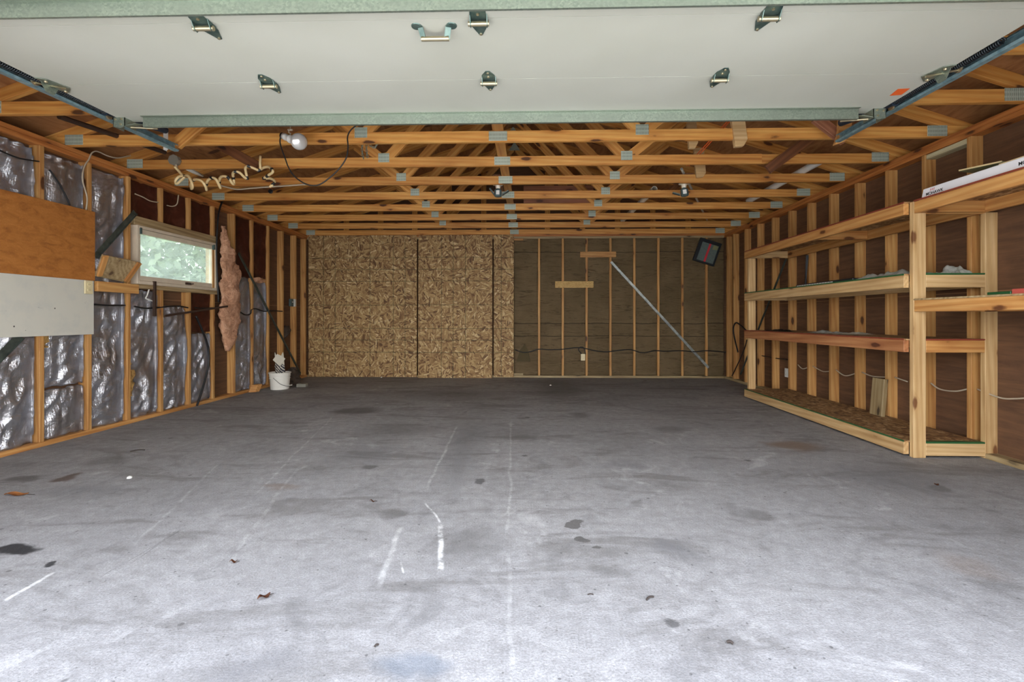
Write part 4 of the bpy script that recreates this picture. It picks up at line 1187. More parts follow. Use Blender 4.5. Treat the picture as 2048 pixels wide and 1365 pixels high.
# end hinges with rollers, and corner brackets
for s_, xe in ((-1, DX0), (1, DX1)):
    m = MB()
    m.prism([(xe - s_ * 0.005, YS1 - 0.09, ZD - 0.002), (xe - s_ * 0.055, YS1 - 0.07, ZD - 0.002), (xe - s_ * 0.085, YS1 + 0.03, ZD - 0.002), (xe - s_ * 0.03, YS1 + 0.085, ZD - 0.002), (xe - s_ * 0.005, YS1 + 0.05, ZD - 0.002)], (0, 0, -0.004))
    m.prism([(xe - s_ * 0.01, YS1 - 0.06, ZD - 0.004), (xe - s_ * 0.01, YS1 + 0.04, ZD - 0.004), (xe - s_ * 0.01, YS1 + 0.015, ZD - 0.05), (xe - s_ * 0.01, YS1 - 0.03, ZD - 0.05)], (s_ * 0.004, 0, 0))
    h = m.build('end_hinge', M['galv'], e)
    MB().tube([(xe - s_ * 0.09, YS1 - 0.005, ZD - 0.022), (xe + s_ * 0.075, YS1 - 0.005, ZD + 0.012)], 0.006, 8).build('roller_stem', M['zinc'], h)
    MB().lathe([(0.008, -0.006), (0.022, -0.006), (0.022, 0.006), (0.008, 0.006)], (xe + s_ * 0.078, YS1 - 0.005, ZD + 0.02), (1, 0, 0), 16).build('roller', M['zinc'], h)
    b = MB()
    for dx, dy in ((0.03, -0.05), (0.05, 0.02), (0.03, 0.06)):
        b.lathe([(0.009, 0), (0.007, 0.007)], (xe - s_ * dx, YS1 + dy, ZD - 0.006), (0, 0, -1), 8)
    b.build('bolts', M['zinc'], h)
    # corner bracket
    m = MB()
    yb = YR - 0.075
    m.prism([(xe + s_ * 0.02, yb, ZD), (xe - s_ * 0.055, yb, ZD), (xe - s_ * 0.055, yb, ZD - 0.055), (xe - s_ * 0.03, yb, ZD - 0.068), (xe + s_ * 0.02, yb, ZD - 0.06)], (0, 0.004, 0))
    m.box((xe - s_ * 0.055, yb, ZD - 0.055), (xe - s_ * 0.052, yb + 0.09, ZD))
    m.prism([(xe - s_ * 0.055, yb + 0.004, ZD - 0.05), (xe - s_ * 0.055, yb + 0.09, ZD - 0.02), (xe - s_ * 0.13, yb + 0.10, ZD - 0.01), (xe - s_ * 0.11, yb + 0.02, ZD - 0.03)], (0, 0, -0.003))
    m.box((xe + s_ * 0.02, yb, ZD - 0.06), (xe + s_ * 0.017, yb + 0.08, ZD))
    h = m.build('corner_bracket', M['galv'], e)
    MB().lathe([(0.008, -0.006), (0.02, -0.006), (0.02, 0.006), (0.008, 0.006)], (xe + s_ * 0.075, yb + 0.03, ZD + 0.02), (1, 0, 0), 16).build('roller', M['zinc'], h)
    b = MB()
    for dx, dz in ((-0.035, -0.012), (0.005, -0.014), (-0.03, -0.045)):
        b.lathe([(0.007, 0), (0.006, 0.006)], (xe + s_ * dx, yb, ZD + dz), (0, -1, 0), 8)
    b.build('bolts', M['zinc'], h)
    MB().tube([(xe - s_ * 0.05, yb + 0.05, ZD - 0.045), (xe - s_ * 0.20, yb + 0.09, ZD - 0.040)], 0.006, 6).build('bracket_rod', M['zinc'], h)
pq = [P(px, py, 'z', ZD - 0.001) for px, py in ((1779, 191.5), (1796, 178), (1820, 177), (1803, 189.5))]
MB().prism(pq, (0, 0, -0.001)).build('warning_sticker', M['orange'], e)['label'] = 'orange sticker'
seamline = MB()

# tracks, springs, hangers
for s_, xe, l in ((-1, DX0 - 0.160, 'left'), (1, DX1 + 0.160, 'right')):
    zA, zB = ZD - 0.012, ZD + 0.030
    yA, yB_ = 1.1, 3.66 if s_ < 0 else 3.60
    e = empty('door_track', (xe, yA, zA), 'galvanised steel %s-hand track beside the raised door' % l, 'door track', 'door tracks')
    prof = [(0, 0), (0, 0.058), (-s_ * 0.028, 0.058), (-s_ * 0.032, 0.048), (-s_ * 0.029, 0.047), (-s_ * 0.026, 0.055), (-s_ * 0.003, 0.055), (-s_ * 0.003, 0.003), (-s_ * 0.028, 0.003), (-s_ * 0.036, 0.014), (-s_ * 0.039, 0.012), (-s_ * 0.031, 0)]
    m = MB()
    m.prism([(xe + a, yA, zA + b) for a, b in prof], (0, yB_ - yA, zB - zA))
    m.build('rail', M['track'], e)
    m = MB().box((xe + s_ * 0.001, yB_ - 0.45, zB + 0.010), (xe + s_ * 0.005, yB_ - 0.02, zB + 0.055))
    m.build('end_angle', M['track'], e)
    # extension spring and its dark tube
    a = Vector((xe - s_ * 0.085, 2.30, ZD + 0.030)); b_ = Vector((xe - s_ * 0.085, 2.985, ZD + 0.040)); c_ = Vector((xe - s_ * 0.075, 3.47, ZD + 0.125))
    e = empty('extension_spring', b_, 'dark extension spring running beside the %s-hand door track' % l, 'spring', 'door springs')
    n_ = 60
    d = (b_ - a)
    m = MB()
    cpts = [a + d * (k / (n_ * 8)) + Vector((math.cos(k * PI / 4), 0, math.sin(k * PI / 4))) * 0.017 for k in range(n_ * 8 + 1)]
    m.tube(cpts, 0.0042, 5)
    m.build('coil', M['spring'], e, smooth=True)
    MB().tube([b_ - d * 0.05, c_], 0.026, 14).build('tube', M['tube'], e, smooth=False)
q0, q1 = P(332, 240, 'y', 3.66), P(332, 300, 'y', 3.66)
tag(MB().box((q0.x - 0.018, 3.655, q1.z), (q0.x + 0.018, 3.66, q0.z + 0.05)).box((q0.x - 0.018, 3.66, q1.z), (q0.x - 0.015, 3.69, q0.z + 0.05)).build('track_hanger', M['whiteplastic'], bevel=0.0), 'pale steel hanger strip at the end of the left door track', 'hanger')
q0, q1 = P(1690, 245, 'y', 3.64), P(1672, 290, 'y', 3.64)
tag(MB().prism([(q0.x - 0.05, 3.62, q0.z + 0.08), (q0.x + 0.06, 3.62, q0.z + 0.08), (q0.x + 0.03, 3.62, q1.z + 0.10), (q1.x + 0.06, 3.62, q1.z + 0.02), (q1.x - 0.02, 3.62, q1.z - 0.005), (q1.x + 0.01, 3.62, q1.z + 0.08)], (0, 0.03, 0)).build('hanger_board', M['fir'], bevel=0.002), 'splintered pine board holding the end of the right door track', 'hanger')
tag(board('brace_board', P(1630, 236, 'y', 3.70), P(1690, 282, 'y', 3.70), 0.038, 0.075, M['pinkboard']), 'rough diagonal board running to the end of the right door track', 'board')
tag(board('brace_board', P(425, 228, 'y', 3.74), P(352, 290, 'y', 3.70), 0.038, 0.085, M['truss']), 'rough diagonal board running to the end of the left door track', 'board')

# ------------------------------------------------------------------ lights and wiring under the trusses
yl = 3.76
so = P(566, 272, 'y', yl); so1 = P(587, 281, 'y', yl - 0.03)
ax = (so1 - so).normalized()
e = empty('clamp_lamp', so, 'silver flood bulb in a white socket hanging from a string below the door edge', 'lamp')
MB().lathe([(0.020, -0.014), (0.024, -0.012), (0.024, 0.004), (0.020, 0.006)], so, ax, 16).build('socket_cap', M['black'], e, smooth=False)
MB().lathe([(0.027, 0.0), (0.028, 0.03), (0.026, 0.034), (0.026, 0.055), (0.030, 0.060), (0.034, 0.085)], so + ax * 0.006, ax, 20).build('socket', M['whiteplastic'], e, smooth=True)
bx = Vector((0.62, -0.62, -0.30)).normalized()
b0 = so1 + ax * 0.006
bulb = MB().lathe([(0.014, 0.0), (0.015, 0.02), (0.020, 0.03), (0.030, 0.05), (0.050, 0.085), (0.060, 0.108), (0.0635, 0.120)], b0, bx, 28, True, False).build('bulb', M['lampsilver'], e, smooth=True)
MB().lathe([(0.0635, 0.120), (0.062, 0.128), (0.050, 0.138), (0.028, 0.145), (0.001, 0.147)], b0, bx, 28, False, True).build('bulb_lens', M['lamplens'], bulb, smooth=True)
top = P(581, 246, 'y', yl)
kn = P(580, 260, 'y', yl)
m = MB().tube([top + Vector((-0.006, 0, 0.02)), kn, top + Vector((0.012, 0, 0.02))], 0.003, 6)
for d in (-0.012, 0.004, 0.014): m.lathe([(0.001, -0.009), (0.009, -0.003), (0.009, 0.004), (0.001, 0.009)], kn + Vector((d, 0, 0)), (0, 0, 1), 8)
m.tube(smooth_path([kn, kn + Vector((-0.012, 0, -0.02)), kn + Vector((0.006, 0, -0.03)), kn + Vector((-0.01, 0, -0.045)), so + ax * 0.05 + Vector((0, 0, 0.02))]), 0.004, 6)
m.build('hanging_string', M['cable'], e)
pts = [P(px, py, 'y', yl - 0.01) for px, py in ((561, 275), (560, 284), (563, 297), (570, 316), (577, 335), (588, 352), (605, 365), (622, 371), (640, 369), (660, 355), (678, 338), (692, 317), (696, 295), (695, 275), (701, 261), (716, 248))]
cable('lamp_cable', pts, 0.0055, M['black'], 'black lamp cable drooping from the flood bulb to the right', 'cable')
# junction box
q = P(347, 320, 'y', TY(1) - 0.06)
e = empty('junction_box', (q.x, TY(1) - 0.05, q.z - 0.05), 'grey octagonal junction box on the doubled truss by the left track', 'junction box')
MB().lathe([(0.045, 0.0), (0.05, 0.004), (0.05, 0.038)], (q.x, TY(1) - 0.06, q.z), (0, 1, 0), 8).build('box', M['boxgrey'], e)
MB().lathe([(0.052, 0.0), (0.052, 0.004)], (q.x, TY(1) - 0.065, q.z), (0, 1, 0), 8).build('cover', M['boxgrey'], e)
MB().tube([(q.x + 0.01, TY(1) - 0.045, q.z - 0.045), (q.x + 0.02, TY(1) - 0.045, q.z - 0.075)], 0.012, 10).build('connector', M['cable'], e)
# cream tubing with dark bands
yc = 4.32
cp = [(349, 333), (357, 342), (367, 352), (376, 352), (382, 362), (385, 372), (383, 378), (382, 370), (386, 361), (394, 359), (404, 363), (411, 373), (413, 380), (412, 370), (416, 361), (424, 356), (432, 359), (438, 370), (441, 376), (438, 366), (441, 355), (448, 353), (457, 356), (464, 366), (468, 368), (467, 357), (466, 347), (472, 344), (480, 346), (489, 355), (494, 356), (492, 346), (491, 336), (498, 333), (508, 337), (518, 341), (526, 336), (537, 334), (544, 340), (545, 345), (535, 352), (529, 357), (540, 357), (549, 362), (547, 368), (540, 374)]
e = empty('coiled_tubing', P(440, 376, 'y', yc), 'cream tubing with dark bands looped below the trusses on the left', 'tubing')
rrr = random.Random(5)
cpts = [P(px, py, 'y', yc + 0.035 * math.sin(k * 1.1)) for k, (px, py) in enumerate(cp)]
MB().tube(smooth_path(cpts, 5), 0.012, 8).build('tubing_run', M['cream'], e, smooth=True)
lp = [P(px, py, 'y', yc - 0.03) for px, py in ((366, 352), (357, 354), (351, 362), (353, 368), (361, 362), (369, 354))]
MB().tube(smooth_path(lp, 5), 0.011, 8).build('tubing_run', M['cream'], e, smooth=True)
MB().tube([P(521, 312, 'y', yc), P(520, 326, 'y', yc), P(521, 338, 'y', yc)], 0.011, 8).build('tubing_run', M['cream'], e, smooth=True)
for k in (2, 8, 13, 15, 19, 22, 25, 27, 30, 33, 35, 38, 40, 41, 44):
    a, b_ = cpts[k], cpts[min(k + 1, len(cpts) - 1)]
    d = (b_ - a).normalized() * 0.016
    MB().tube([a - d, a + d], 0.0145, 8).build('band', M['black'], e)
pts = [P(px, py, 'y', 5.0) for px, py in ((437, 370), (455, 375), (475, 379), (500, 377), (525, 375), (555, 373), (585, 371), (612, 369))]
cable('grey_cable', pts, 0.008, M['cable'], 'grey cable running under the third truss beside the cream tubing')
q = P(539, 382, 'y', 5.6)
tag(MB().lathe([(0.022, 0.0), (0.026, 0.004), (0.026, 0.02), (0.02, 0.024)], (q.x, 5.635, q.z), (0, -1, 0), 16).build('round_knob', M['blackmetal']), 'small dark round knob on the truss face below the cream tubing', 'knob')
# chains
def chain(pts, label):
    m = MB()
    path = smooth_path(pts, 12)
    acc, out = 0, [path[0]]
    for a, b_ in zip(path, path[1:]):
        acc += (b_ - a).length
        if acc >= 0.021: out.append(b_); acc = 0
    for k, (a, b_) in enumerate(zip(out, out[1:])):
        d = (b_ - a).normalized()
        s_ = (Vector((0, 1, 0)) if k % 2 else Vector((1, 0, 0.3)))
        s_ = (s_ - d * s_.dot(d)).normalized()
        c = (a + b_) / 2
        ring = [c + d * 0.016 * math.cos(2 * PI * q / 10) + s_ * 0.009 * math.sin(2 * PI * q / 10) for q in range(11)]
        m.tube(ring, 0.003, 5, cap=False)
    return tag(m.build('chain', M['galv'], smooth=True), label, 'chain', 'chains behind the first truss')
chain([P(px, py, 'y', 4.15) for px, py in ((727, 276), (724, 295), (725, 308), (727, 318))], 'short straight steel chain hanging behind the first truss, leftmost of three')
chain([P(px, py, 'y', 4.2) for px, py in ((733, 278), (733, 298), (735, 316))], 'dark straight chain hanging just right of the leftmost chain')
chain([P(px, py, 'y', 4.1) for px, py in ((736, 278), (740, 290), (746, 295), (752, 293), (756, 280))], 'steel chain hanging in a loop behind the first truss')
# ceiling lights with hinged panels
def ceiling_light(x, y, z, yaw, tilt, wings, label):
    e = empty('ceiling_light', (x, y, z), label, 'ceiling light', 'ceiling lights with hinged panels')
    top = z + 0.10
    MB().lathe([(0.048, 0.0), (0.050, 0.004), (0.050, 0.052), (0.046, 0.055)], (x, y, top + 0.008), (0, 0, 1), 8).build('octagon_box', M['zincbox'], e)
    MB().lathe([(0.020, -0.004), (0.056, 0.0), (0.058, 0.006), (0.050, 0.014)], (x, y, top - 0.006), (0, 0, 1), 24).build('lampholder_plate', M['porcelain'], e, smooth=True)
    MB().lathe([(0.022, -0.046), (0.026, -0.04), (0.028, -0.008), (0.034, 0.0)], (x, y, top), (0, 0, 1), 20).build('lampholder', M['porcelain'], e, smooth=True)
    R = Matrix.Translation((x, y, top - 0.046)) @ Matrix.Rotation(yaw, 4, 'Z') @ Matrix.Rotation(tilt, 4, 'Y')
    def put(m, name, mat, par=e, **kw):
        m.b.transform(R)
        return m.build(name, mat, par, **kw)
    body = put(MB().lathe([(0.018, 0.002), (0.022, -0.004), (0.034, -0.012), (0.042, -0.022), (0.043, -0.085), (0.034, -0.094)], (0, 0, 0), (0, 0, 1), 10), 'housing', M['ledblue'])
    put(MB().box((-0.019, -0.0440, -0.076), (0.019, -0.041, -0.030)), 'rating_label', M['whiteplastic'], body)
    for az, dn in wings:
        m = MB()
        m.box((0.010, -0.030, -0.004), (0.096, 0.030, 0.004))
        for q in range(6): m.box((0.018 + q * 0.013, -0.027, 0.004), (0.022 + q * 0.013, 0.027, 0.012))
        m.b.transform(Matrix.Rotation(az, 4, 'Z') @ Matrix.Translation((0.040, 0, -0.076)) @ Matrix.Rotation(-dn, 4, 'Y'))
        put(m, 'hinged_panel', M['ledblue'], bevel=0.0)
    return e
q = P(996, 385, 'y', 5.30)
ceiling_light(q.x, 5.30, q.z - 0.012, 0.0, 0.0, ((PI, 0.95), (0.0, 0.55), (PI / 2, 0.3)), 'left ceiling light with two folded-up panels, near the middle of the trusses')
q = P(1366, 384, 'y', 5.30)
ceiling_light(q.x + 0.01, 5.30, q.z - 0.010, -0.25, -0.12, ((PI, 0.45), (PI / 2, 0.3)), 'right ceiling light, tilted with one panel pointing left')
for qx, qy, l in ((996, 366, 'left'), (1366, 362, 'right')):
    q = P(qx, qy, 'y', 5.30)
    tag(board('mounting_board', (q.x, 5.085, ZT + DEP + 0.012), (q.x, 5.69, ZT + DEP + 0.012), 0.09, 0.022, M['darkwood'], up=(0, 0, 1)), 'small board across two trusses carrying the %s ceiling light' % l, 'board', 'boards carrying the ceiling lights')

# ------------------------------------------------------------------ shelf unit on the right wall
SX, SY0, SY1 = 2.80, 3.505, 6.12
e = unit = empty('storage_shelf_unit', (3.05, 4.8, 0), 'large four-tier pine shelf unit built along the right wall', 'shelf unit')
def post(x, y, z1, par, wx=0.089, wy=0.038, mat='newwood'):
    return board('post', (x + wx / 2, y + wy / 2, 0.001), (x + wx / 2, y + wy / 2, z1), wy, wx, M[mat], par, up=(1, 0, 0))
post(SX, SY0, 1.872, unit)
post(XR - 0.001, SY0, 1.79, unit)
post(SX, SY1 - 0.038, 1.86, unit, 0.089, 0.038)
tiers = [(0.017, 0.107, 'newwood', 'greenpaint', 'bottom'), (0.770, 0.858, 'redwood', 'redpaint', 'second'), (1.245, 1.337, 'newwood', 'greenpaint', 'third'), (1.783, 1.868, 'fir', 'redpaint', 'top')]
for z0, z1, rm, em, nm in tiers:
    h = z1 - z0; zc_ = (z0 + z1) / 2
    board('front_rail', (SX - 0.020, SY0 + 0.040, zc_), (SX - 0.020, SY1, zc_), 0.038, h, M[rm], unit)
    board('end_rail', (SX + 0.090, SY0 + 0.019, zc_), (XR - 0.002, SY0 + 0.019, zc_), 0.037, h, M[rm if nm != 'second' else 'fir'], unit)
    board('back_rail', (XR - 0.020, SY0 + 0.040, zc_), (XR - 0.020, SY1, zc_), 0.036, h, M[rm if nm != 'second' else 'redwood'], unit)
    board('far_rail', (SX + 0.002, SY1 - 0.06, zc_), (XR - 0.040, SY1 - 0.06, zc_), 0.036, h - 0.002, M['newwood'], unit)
    if nm == 'top':
        MB().box((SX + 0.002, 4.64, z0 + 0.002), (XR - 0.04, 4.676, z1 - 0.001)).build('cross_rail', M['fir'], unit)
    bd = MB().box((SX - 0.036, SY0 + 0.041, z1), (XR - 0.002, SY1, z1 + 0.011)).build('shelf_board', M['osbdark'], unit)
    ed = MB().box((SX - 0.039, SY0 + 0.041, z1 + 0.001), (SX - 0.036, SY1, z1 + 0.0115))
    ed.box((SX + 0.090, SY0 + 0.0, z1 + 0.001), (XR - 0.002, SY0 + 0.041, z1 + 0.0115))
    ed.build('painted_edge', M[em], bd)
# second unit, nearer the camera
e = near = empty('storage_shelf_unit', (3.05, 2.8, 0), 'pine shelf unit at the right edge of the photo, butting against the large one', 'shelf unit')
NY0, NY1 = 1.9, 3.503
post(SX + 0.04, NY0, 1.86, near)
for z0, z1, nm in ((1.785, 1.868, 'top'), (1.068, 1.150, 'low')):
    zc_ = (z0 + z1) / 2
    board('front_rail', (SX + 0.021, NY0, zc_), (SX + 0.021, NY1, zc_), 0.038, z1 - z0, M['fir'], near)
    board('back_rail', (XR - 0.020, NY0, zc_), (XR - 0.020, NY1, zc_), 0.036, z1 - z0, M['fir'], near)
    board('end_rail', (SX + 0.042, NY1 - 0.020, zc_), (XR - 0.04, NY1 - 0.020, zc_), 0.036, z1 - z0 - 0.002, M['fir'], near)
    bd = MB().box((SX + 0.001, NY0, z1), (XR - 0.002, NY1, z1 + 0.012)).build('shelf_board', M['osbdark'], near)
    MB().box((SX - 0.002, NY0, z1 + 0.001), (SX + 0.001, NY1, z1 + 0.012)).build('painted_edge', M['redpaint' if nm == 'top' else 'sillwood'], bd)

# things on the shelves: the white carton with its print
TZ = 1.8805
bx0, bx1 = P(1848, 395, 'x', SX + 0.03), P(2048, 340, 'x', SX + 0.03)
e = empty('carton', (SX + 0.13, 2.7, TZ), 'long flat white carton with black lettering on the top near shelf', 'carton')
by1 = bx0.y
MB().box((SX + 0.03, 2.05, TZ), (SX + 0.23, by1, TZ + 0.066)).build('box', M['cardboard'], e, bevel=0.003)
MB().prism([(SX + 0.03, by1, TZ + 0.003), (SX + 0.03, by1 + 0.018, TZ + 0.012), (SX + 0.03, by1 + 0.004, TZ + 0.064)], (0.19, 0, 0)).build('end_flap', M['cardboard'], e)
def lettering(txt, size, origin, ux_, uz_, mat, name, par, ext=0.0006, shear=0.0):
    cu = bpy.data.curves.new(name, 'FONT')
    cu.body = txt; cu.size = size; cu.extrude = ext; cu.shear = shear
    cu.offset = size * 0.012
    ob = bpy.data.objects.new(name, cu)
    COL.objects.link(ob)
    bpy.context.view_layer.update()
    me = bpy.data.meshes.new_from_object(ob.evaluated_get(bpy.context.evaluated_depsgraph_get()))
    bpy.data.objects.remove(ob); bpy.data.curves.remove(cu)
    me.materials.append(mat) if not me.materials else None
    me.materials[0] = mat
    o_, ux_, uz_ = Vector(origin), Vector(ux_), Vector(uz_)
    n_ = ux_.cross(uz_)
    mw = Matrix(((ux_.x, uz_.x, n_.x, o_.x), (ux_.y, uz_.y, n_.y, o_.y), (ux_.z, uz_.z, n_.z, o_.z), (0, 0, 0, 1)))
    return link(bpy.data.objects.new(name, me), mw, par)
xf = SX + 0.0294
lettering('MOHAWK', 0.030, (xf, by1 - 0.016, TZ + 0.013), (0, -1, 0), (0, 0, 1), M['ink'], 'lettering', e)
lettering('MOHAWK', 0.030, (xf, 2.80, TZ + 0.022), (0, -1, 0), (0, 0, 1), M['ink'], 'lettering', e)
m = MB()
for k in range(3):
    y = by1 - 0.050 - k * 0.014
    m.prism([(xf, y, TZ + 0.040), (xf, y - 0.005, TZ + 0.040), (xf, y - 0.010, TZ + 0.055), (xf, y - 0.005, TZ + 0.055)], (0.0008, 0, 0))
m.build('red_emblem', M['redink'], e)
# laminate planks lying over the carton
def plank(name, pts, z, l):
    o = empty(name, (sum(p_[0] for p_ in pts) / 4, sum(p_[1] for p_ in pts) / 4, min(p_[2] for p_ in pts)), l, 'plank', 'laminate planks on the top shelf')
    MB().prism([Vector(p_) for p_ in pts], (0, 0, 0.008)).build('plank_body', M['plank'], o)
    MB().prism([Vector(pts[0]) + Vector((-0.002, 0, 0.001)), Vector(pts[1]) + Vector((-0.002, 0, 0.001)), Vector(pts[1]) + Vector((0.004, 0, 0.001)), Vector(pts[0]) + Vector((0.004, 0, 0.001))], (0, 0, 0.009)).build('plank_edge', M['plankedge'], o)
    return o
zz = TZ + 0.085
a, b_, c_, d_ = P(1918, 343, 'x', SX + 0.07), P(2003, 325, 'x', SX + 0.07), P(2016, 330, 'x', SX + 0.27), P(1940, 347, 'x', SX + 0.27)
plank('laminate_plank', [(SX + 0.07, a.y, a.z), (SX + 0.07, b_.y, b_.z), (SX + 0.25, b_.y, b_.z - 0.026), (SX + 0.25, a.y, a.z - 0.026)], zz, 'small olive laminate plank end on top of the white carton, left one')
a, b_ = P(2000, 336, 'x', SX + 0.06), P(2060, 316, 'x', SX + 0.06)
plank('laminate_plank', [(SX + 0.055, a.y, TZ + 0.068), (SX + 0.055, 2.2, TZ + 0.068), (SX + 0.20, 2.2, TZ + 0.068), (SX + 0.20, a.y, TZ + 0.068)], zz, 'longer laminate plank on the carton, running out of the photo')
LZ = 1.1625
q0, q1 = P(1980, 588, 'x', SX + 0.12), P(2028, 585, 'x', SX + 0.12)
tag(MB().box((SX + 0.10, q1.y, LZ), (SX + 0.30, q0.y, LZ + 0.022)).build('green_pad', M['greenpaint'], bevel=0.003), 'dark green flat pad on the low near shelf', 'pad')
tag(MB().box((SX + 0.10, 2.35, LZ), (SX + 0.30, q1.y - 0.004, LZ + 0.034)).build('red_box', plain('coral_plastic', rgb(206, 96, 84), 0.45), bevel=0.004), 'coral red flat box on the low near shelf at the right edge', 'box')
# film, packets and scraps
GZ = 1.3485
def crumple(name, x0, x1, y0, y1, z, h, mat, label, seed, cat):
    def fn(u, v):
        p = Vector((x0 + (x1 - x0) * u, y0 + (y1 - y0) * v, z))
        ed = min(u, 1 - u, v, 1 - v) * 6
        p.z += 0.002 + max(0, min(1, ed)) * h * (0.5 + noise.noise(p * 9 + Vector((seed, 0, 0))) + 0.5 * noise.noise(p * 25 + Vector((seed, 0, 0))))
        p.z = max(p.z, z + 0.001)
        p.x += 0.02 * noise.noise(Vector((v * 6, seed, 0))) ; p.y += 0.02 * noise.noise(Vector((u * 6, seed, 3)))
        return p
    return tag(MB().grid(fn, 22, 26).build(name, mat, smooth=True, solid=0.002), label, cat)
crumple('plastic_film', SX + 0.02, SX + 0.30, 3.60, 4.16, GZ, 0.045, M['film'], 'crumpled clear plastic film on the green-edged shelf, left of the tall post', 2, 'plastic film')
crumple('plastic_film', SX + 0.32, SX + 0.46, 3.55, 3.75, GZ, 0.07, M['film'], 'small crumpled film behind the end rail of the green-edged shelf', 6, 'plastic film')
e = empty('black_packet', (SX + 0.12, 4.6, GZ), 'flat black packet with a white printed strip on the green-edged shelf', 'packet')
MB().box((SX + 0.0, 4.15, GZ), (SX + 0.24, 5.02, GZ + 0.022)).build('packet_body', M['screenframe'], e, bevel=0.004)
m = MB()
for k in range(14): m.box((SX - 0.001, 4.42 + k * 0.042, GZ + 0.003), (SX + 0.0005, 4.455 + k * 0.042, GZ + 0.012))
m.build('label_strip', M['whiteplastic'], e)
RZ = 0.8695
for (x0, x1, y0, y1, h, mt, l, sd) in ((SX + 0.05, SX + 0.20, 5.4, 5.8, 0.02, 'screenframe', 'dark crumpled scrap on the red-edged shelf at its far end', 3), (SX + 0.1, SX + 0.35, 4.7, 5.0, 0.025, 'film', 'pale crumpled scrap on the red-edged shelf, farther of two', 8), (SX + 0.1, SX + 0.35, 4.35, 4.6, 0.02, 'bag', 'pale crumpled scrap on the red-edged shelf, nearer of two', 11)):
    crumple('paper_scrap', x0, x1, y0, y1, RZ, h, M[mt], l, sd, 'scrap')
e_ = P(1733, 818, 'x', XR - 0.03)
tag(board('leaning_board', (XR - 0.08, 4.46, 0.119), (XR - 0.05, 4.46, 0.46), 0.15, 0.036, M['greywood'], up=(1, 0, 0)), 'grey weathered board end leaning on the wall at the bottom shelf', 'board')
for (px0, py0, px1, py1, l) in ((1602, 700, 1615, 515, 'left'), (1606, 730, 1619, 520, 'right')):
    a, b_ = P(px0, py0, 'x', XR - 0.055), P(px1, py1, 'x', XR - 0.055)
    a.z = 0.872 if l == 'left' else 0.12
    a.y = 5.64; b_.y = 5.58 + (0.03 if l == 'left' else 0)
    a.x = b_.x = XR - 0.058
    b_.z = 1.76
    a.z = 1.352
    tag(MB().tube([a, b_], 0.008, 8).build('black_rod', M['blackmetal']), 'black rod leaning behind the shelves on the right wall, %s of the pair' % l, 'rod', 'black rods on the right wall')
# wires on the right wall
for pts, mt, l in ((((1524, 712), (1545, 716)), 'black', 'short dark wire stub between studs near the far shelf post, farther one'), (((1552, 717), (1575, 720)), 'black', 'short dark wire stub between studs near the far shelf post, nearer one'),
                   (((1596, 730), (1605, 738), (1617, 735)), 'cable', 'pale wire drooping between studs behind the bottom shelf, farthest'), (((1626, 733), (1645, 743), (1660, 743)), 'cable', 'pale wire between studs behind the bottom shelf, second'),
                   (((1672, 740), (1690, 752), (1712, 747)), 'cable', 'pale wire drooping left of the leaning grey board'), (((1724, 745), (1745, 753), (1775, 755)), 'cable', 'pale wire just above the leaning grey board'),
                   (((1790, 755), (1815, 764)), 'cable', 'pale wire left of the tall front shelf post'), (((1862, 767), (1880, 779), (1910, 783), (1934, 779)), 'cable', 'pale wire drooping inside the end bay of the shelf'),
                   (((1955, 779), (2000, 796), (2030, 798), (2060, 796)), 'cable', 'pale wire on the wall at the right edge of the photo')):
    cable('wall_wire', [P(px, py, 'x', XR + 0.03) for px, py in pts], 0.006, M[mt], l, 'wire', 'wires on the right wall')
# green-grey block under the right plate
q0 = P(1915, 290, 'x', XR + 0.04)
tag(board('plate_block', (XR + 0.045, RY(0) + 0.025, ZT - 0.10), (XR + 0.045, RY(1) - 0.022, ZT - 0.10), 0.08, 0.038, M['paleblock']), 'pale grey block nailed under the right top plate above the carton', 'block')

# ------------------------------------------------------------------ bucket, bags and litter on the floor
bc = Vector((-3.60, 6.70, 0))
e = empty('bucket', bc, 'white plastic bucket with a wire bail near the left back corner', 'bucket')
m = MB()
m.lathe([(0.118, 0.0), (0.122, 0.002), (0.134, 0.150), (0.140, 0.152), (0.140, 0.160), (0.135, 0.163), (0.137, 0.186), (0.143, 0.188), (0.143, 0.194), (0.138, 0.197), (0.141, 0.225), (0.150, 0.228), (0.150, 0.240), (0.144, 0.242), (0.140, 0.236), (0.122, 0.010), (0.0, 0.008)], bc, (0, 0, 1), 40, True, False)
m.build('pail', M['bucket'], e, smooth=False)
hb = [bc + Vector((0.004 + 0.0, -0.143, 0.175))]
hb = smooth_path([bc + Vector((-0.02, -0.142, 0.175)), bc + Vector((0.03, -0.155, 0.14)), bc + Vector((0.09, -0.150, 0.09)), bc + Vector((0.14, -0.09, 0.055)), bc + Vector((0.16, 0.0, 0.05)), bc + Vector((0.14, 0.09, 0.09)), bc + Vector((0.02, 0.142, 0.175))])
MB().tube(hb, 0.0028, 6).build('bail', M['blackmetal'], e)
MB().tube([bc + Vector((0.150, -0.035, 0.051)), bc + Vector((0.156, 0.035, 0.053))], 0.010, 10).build('grip', M['whiteplastic'], e)
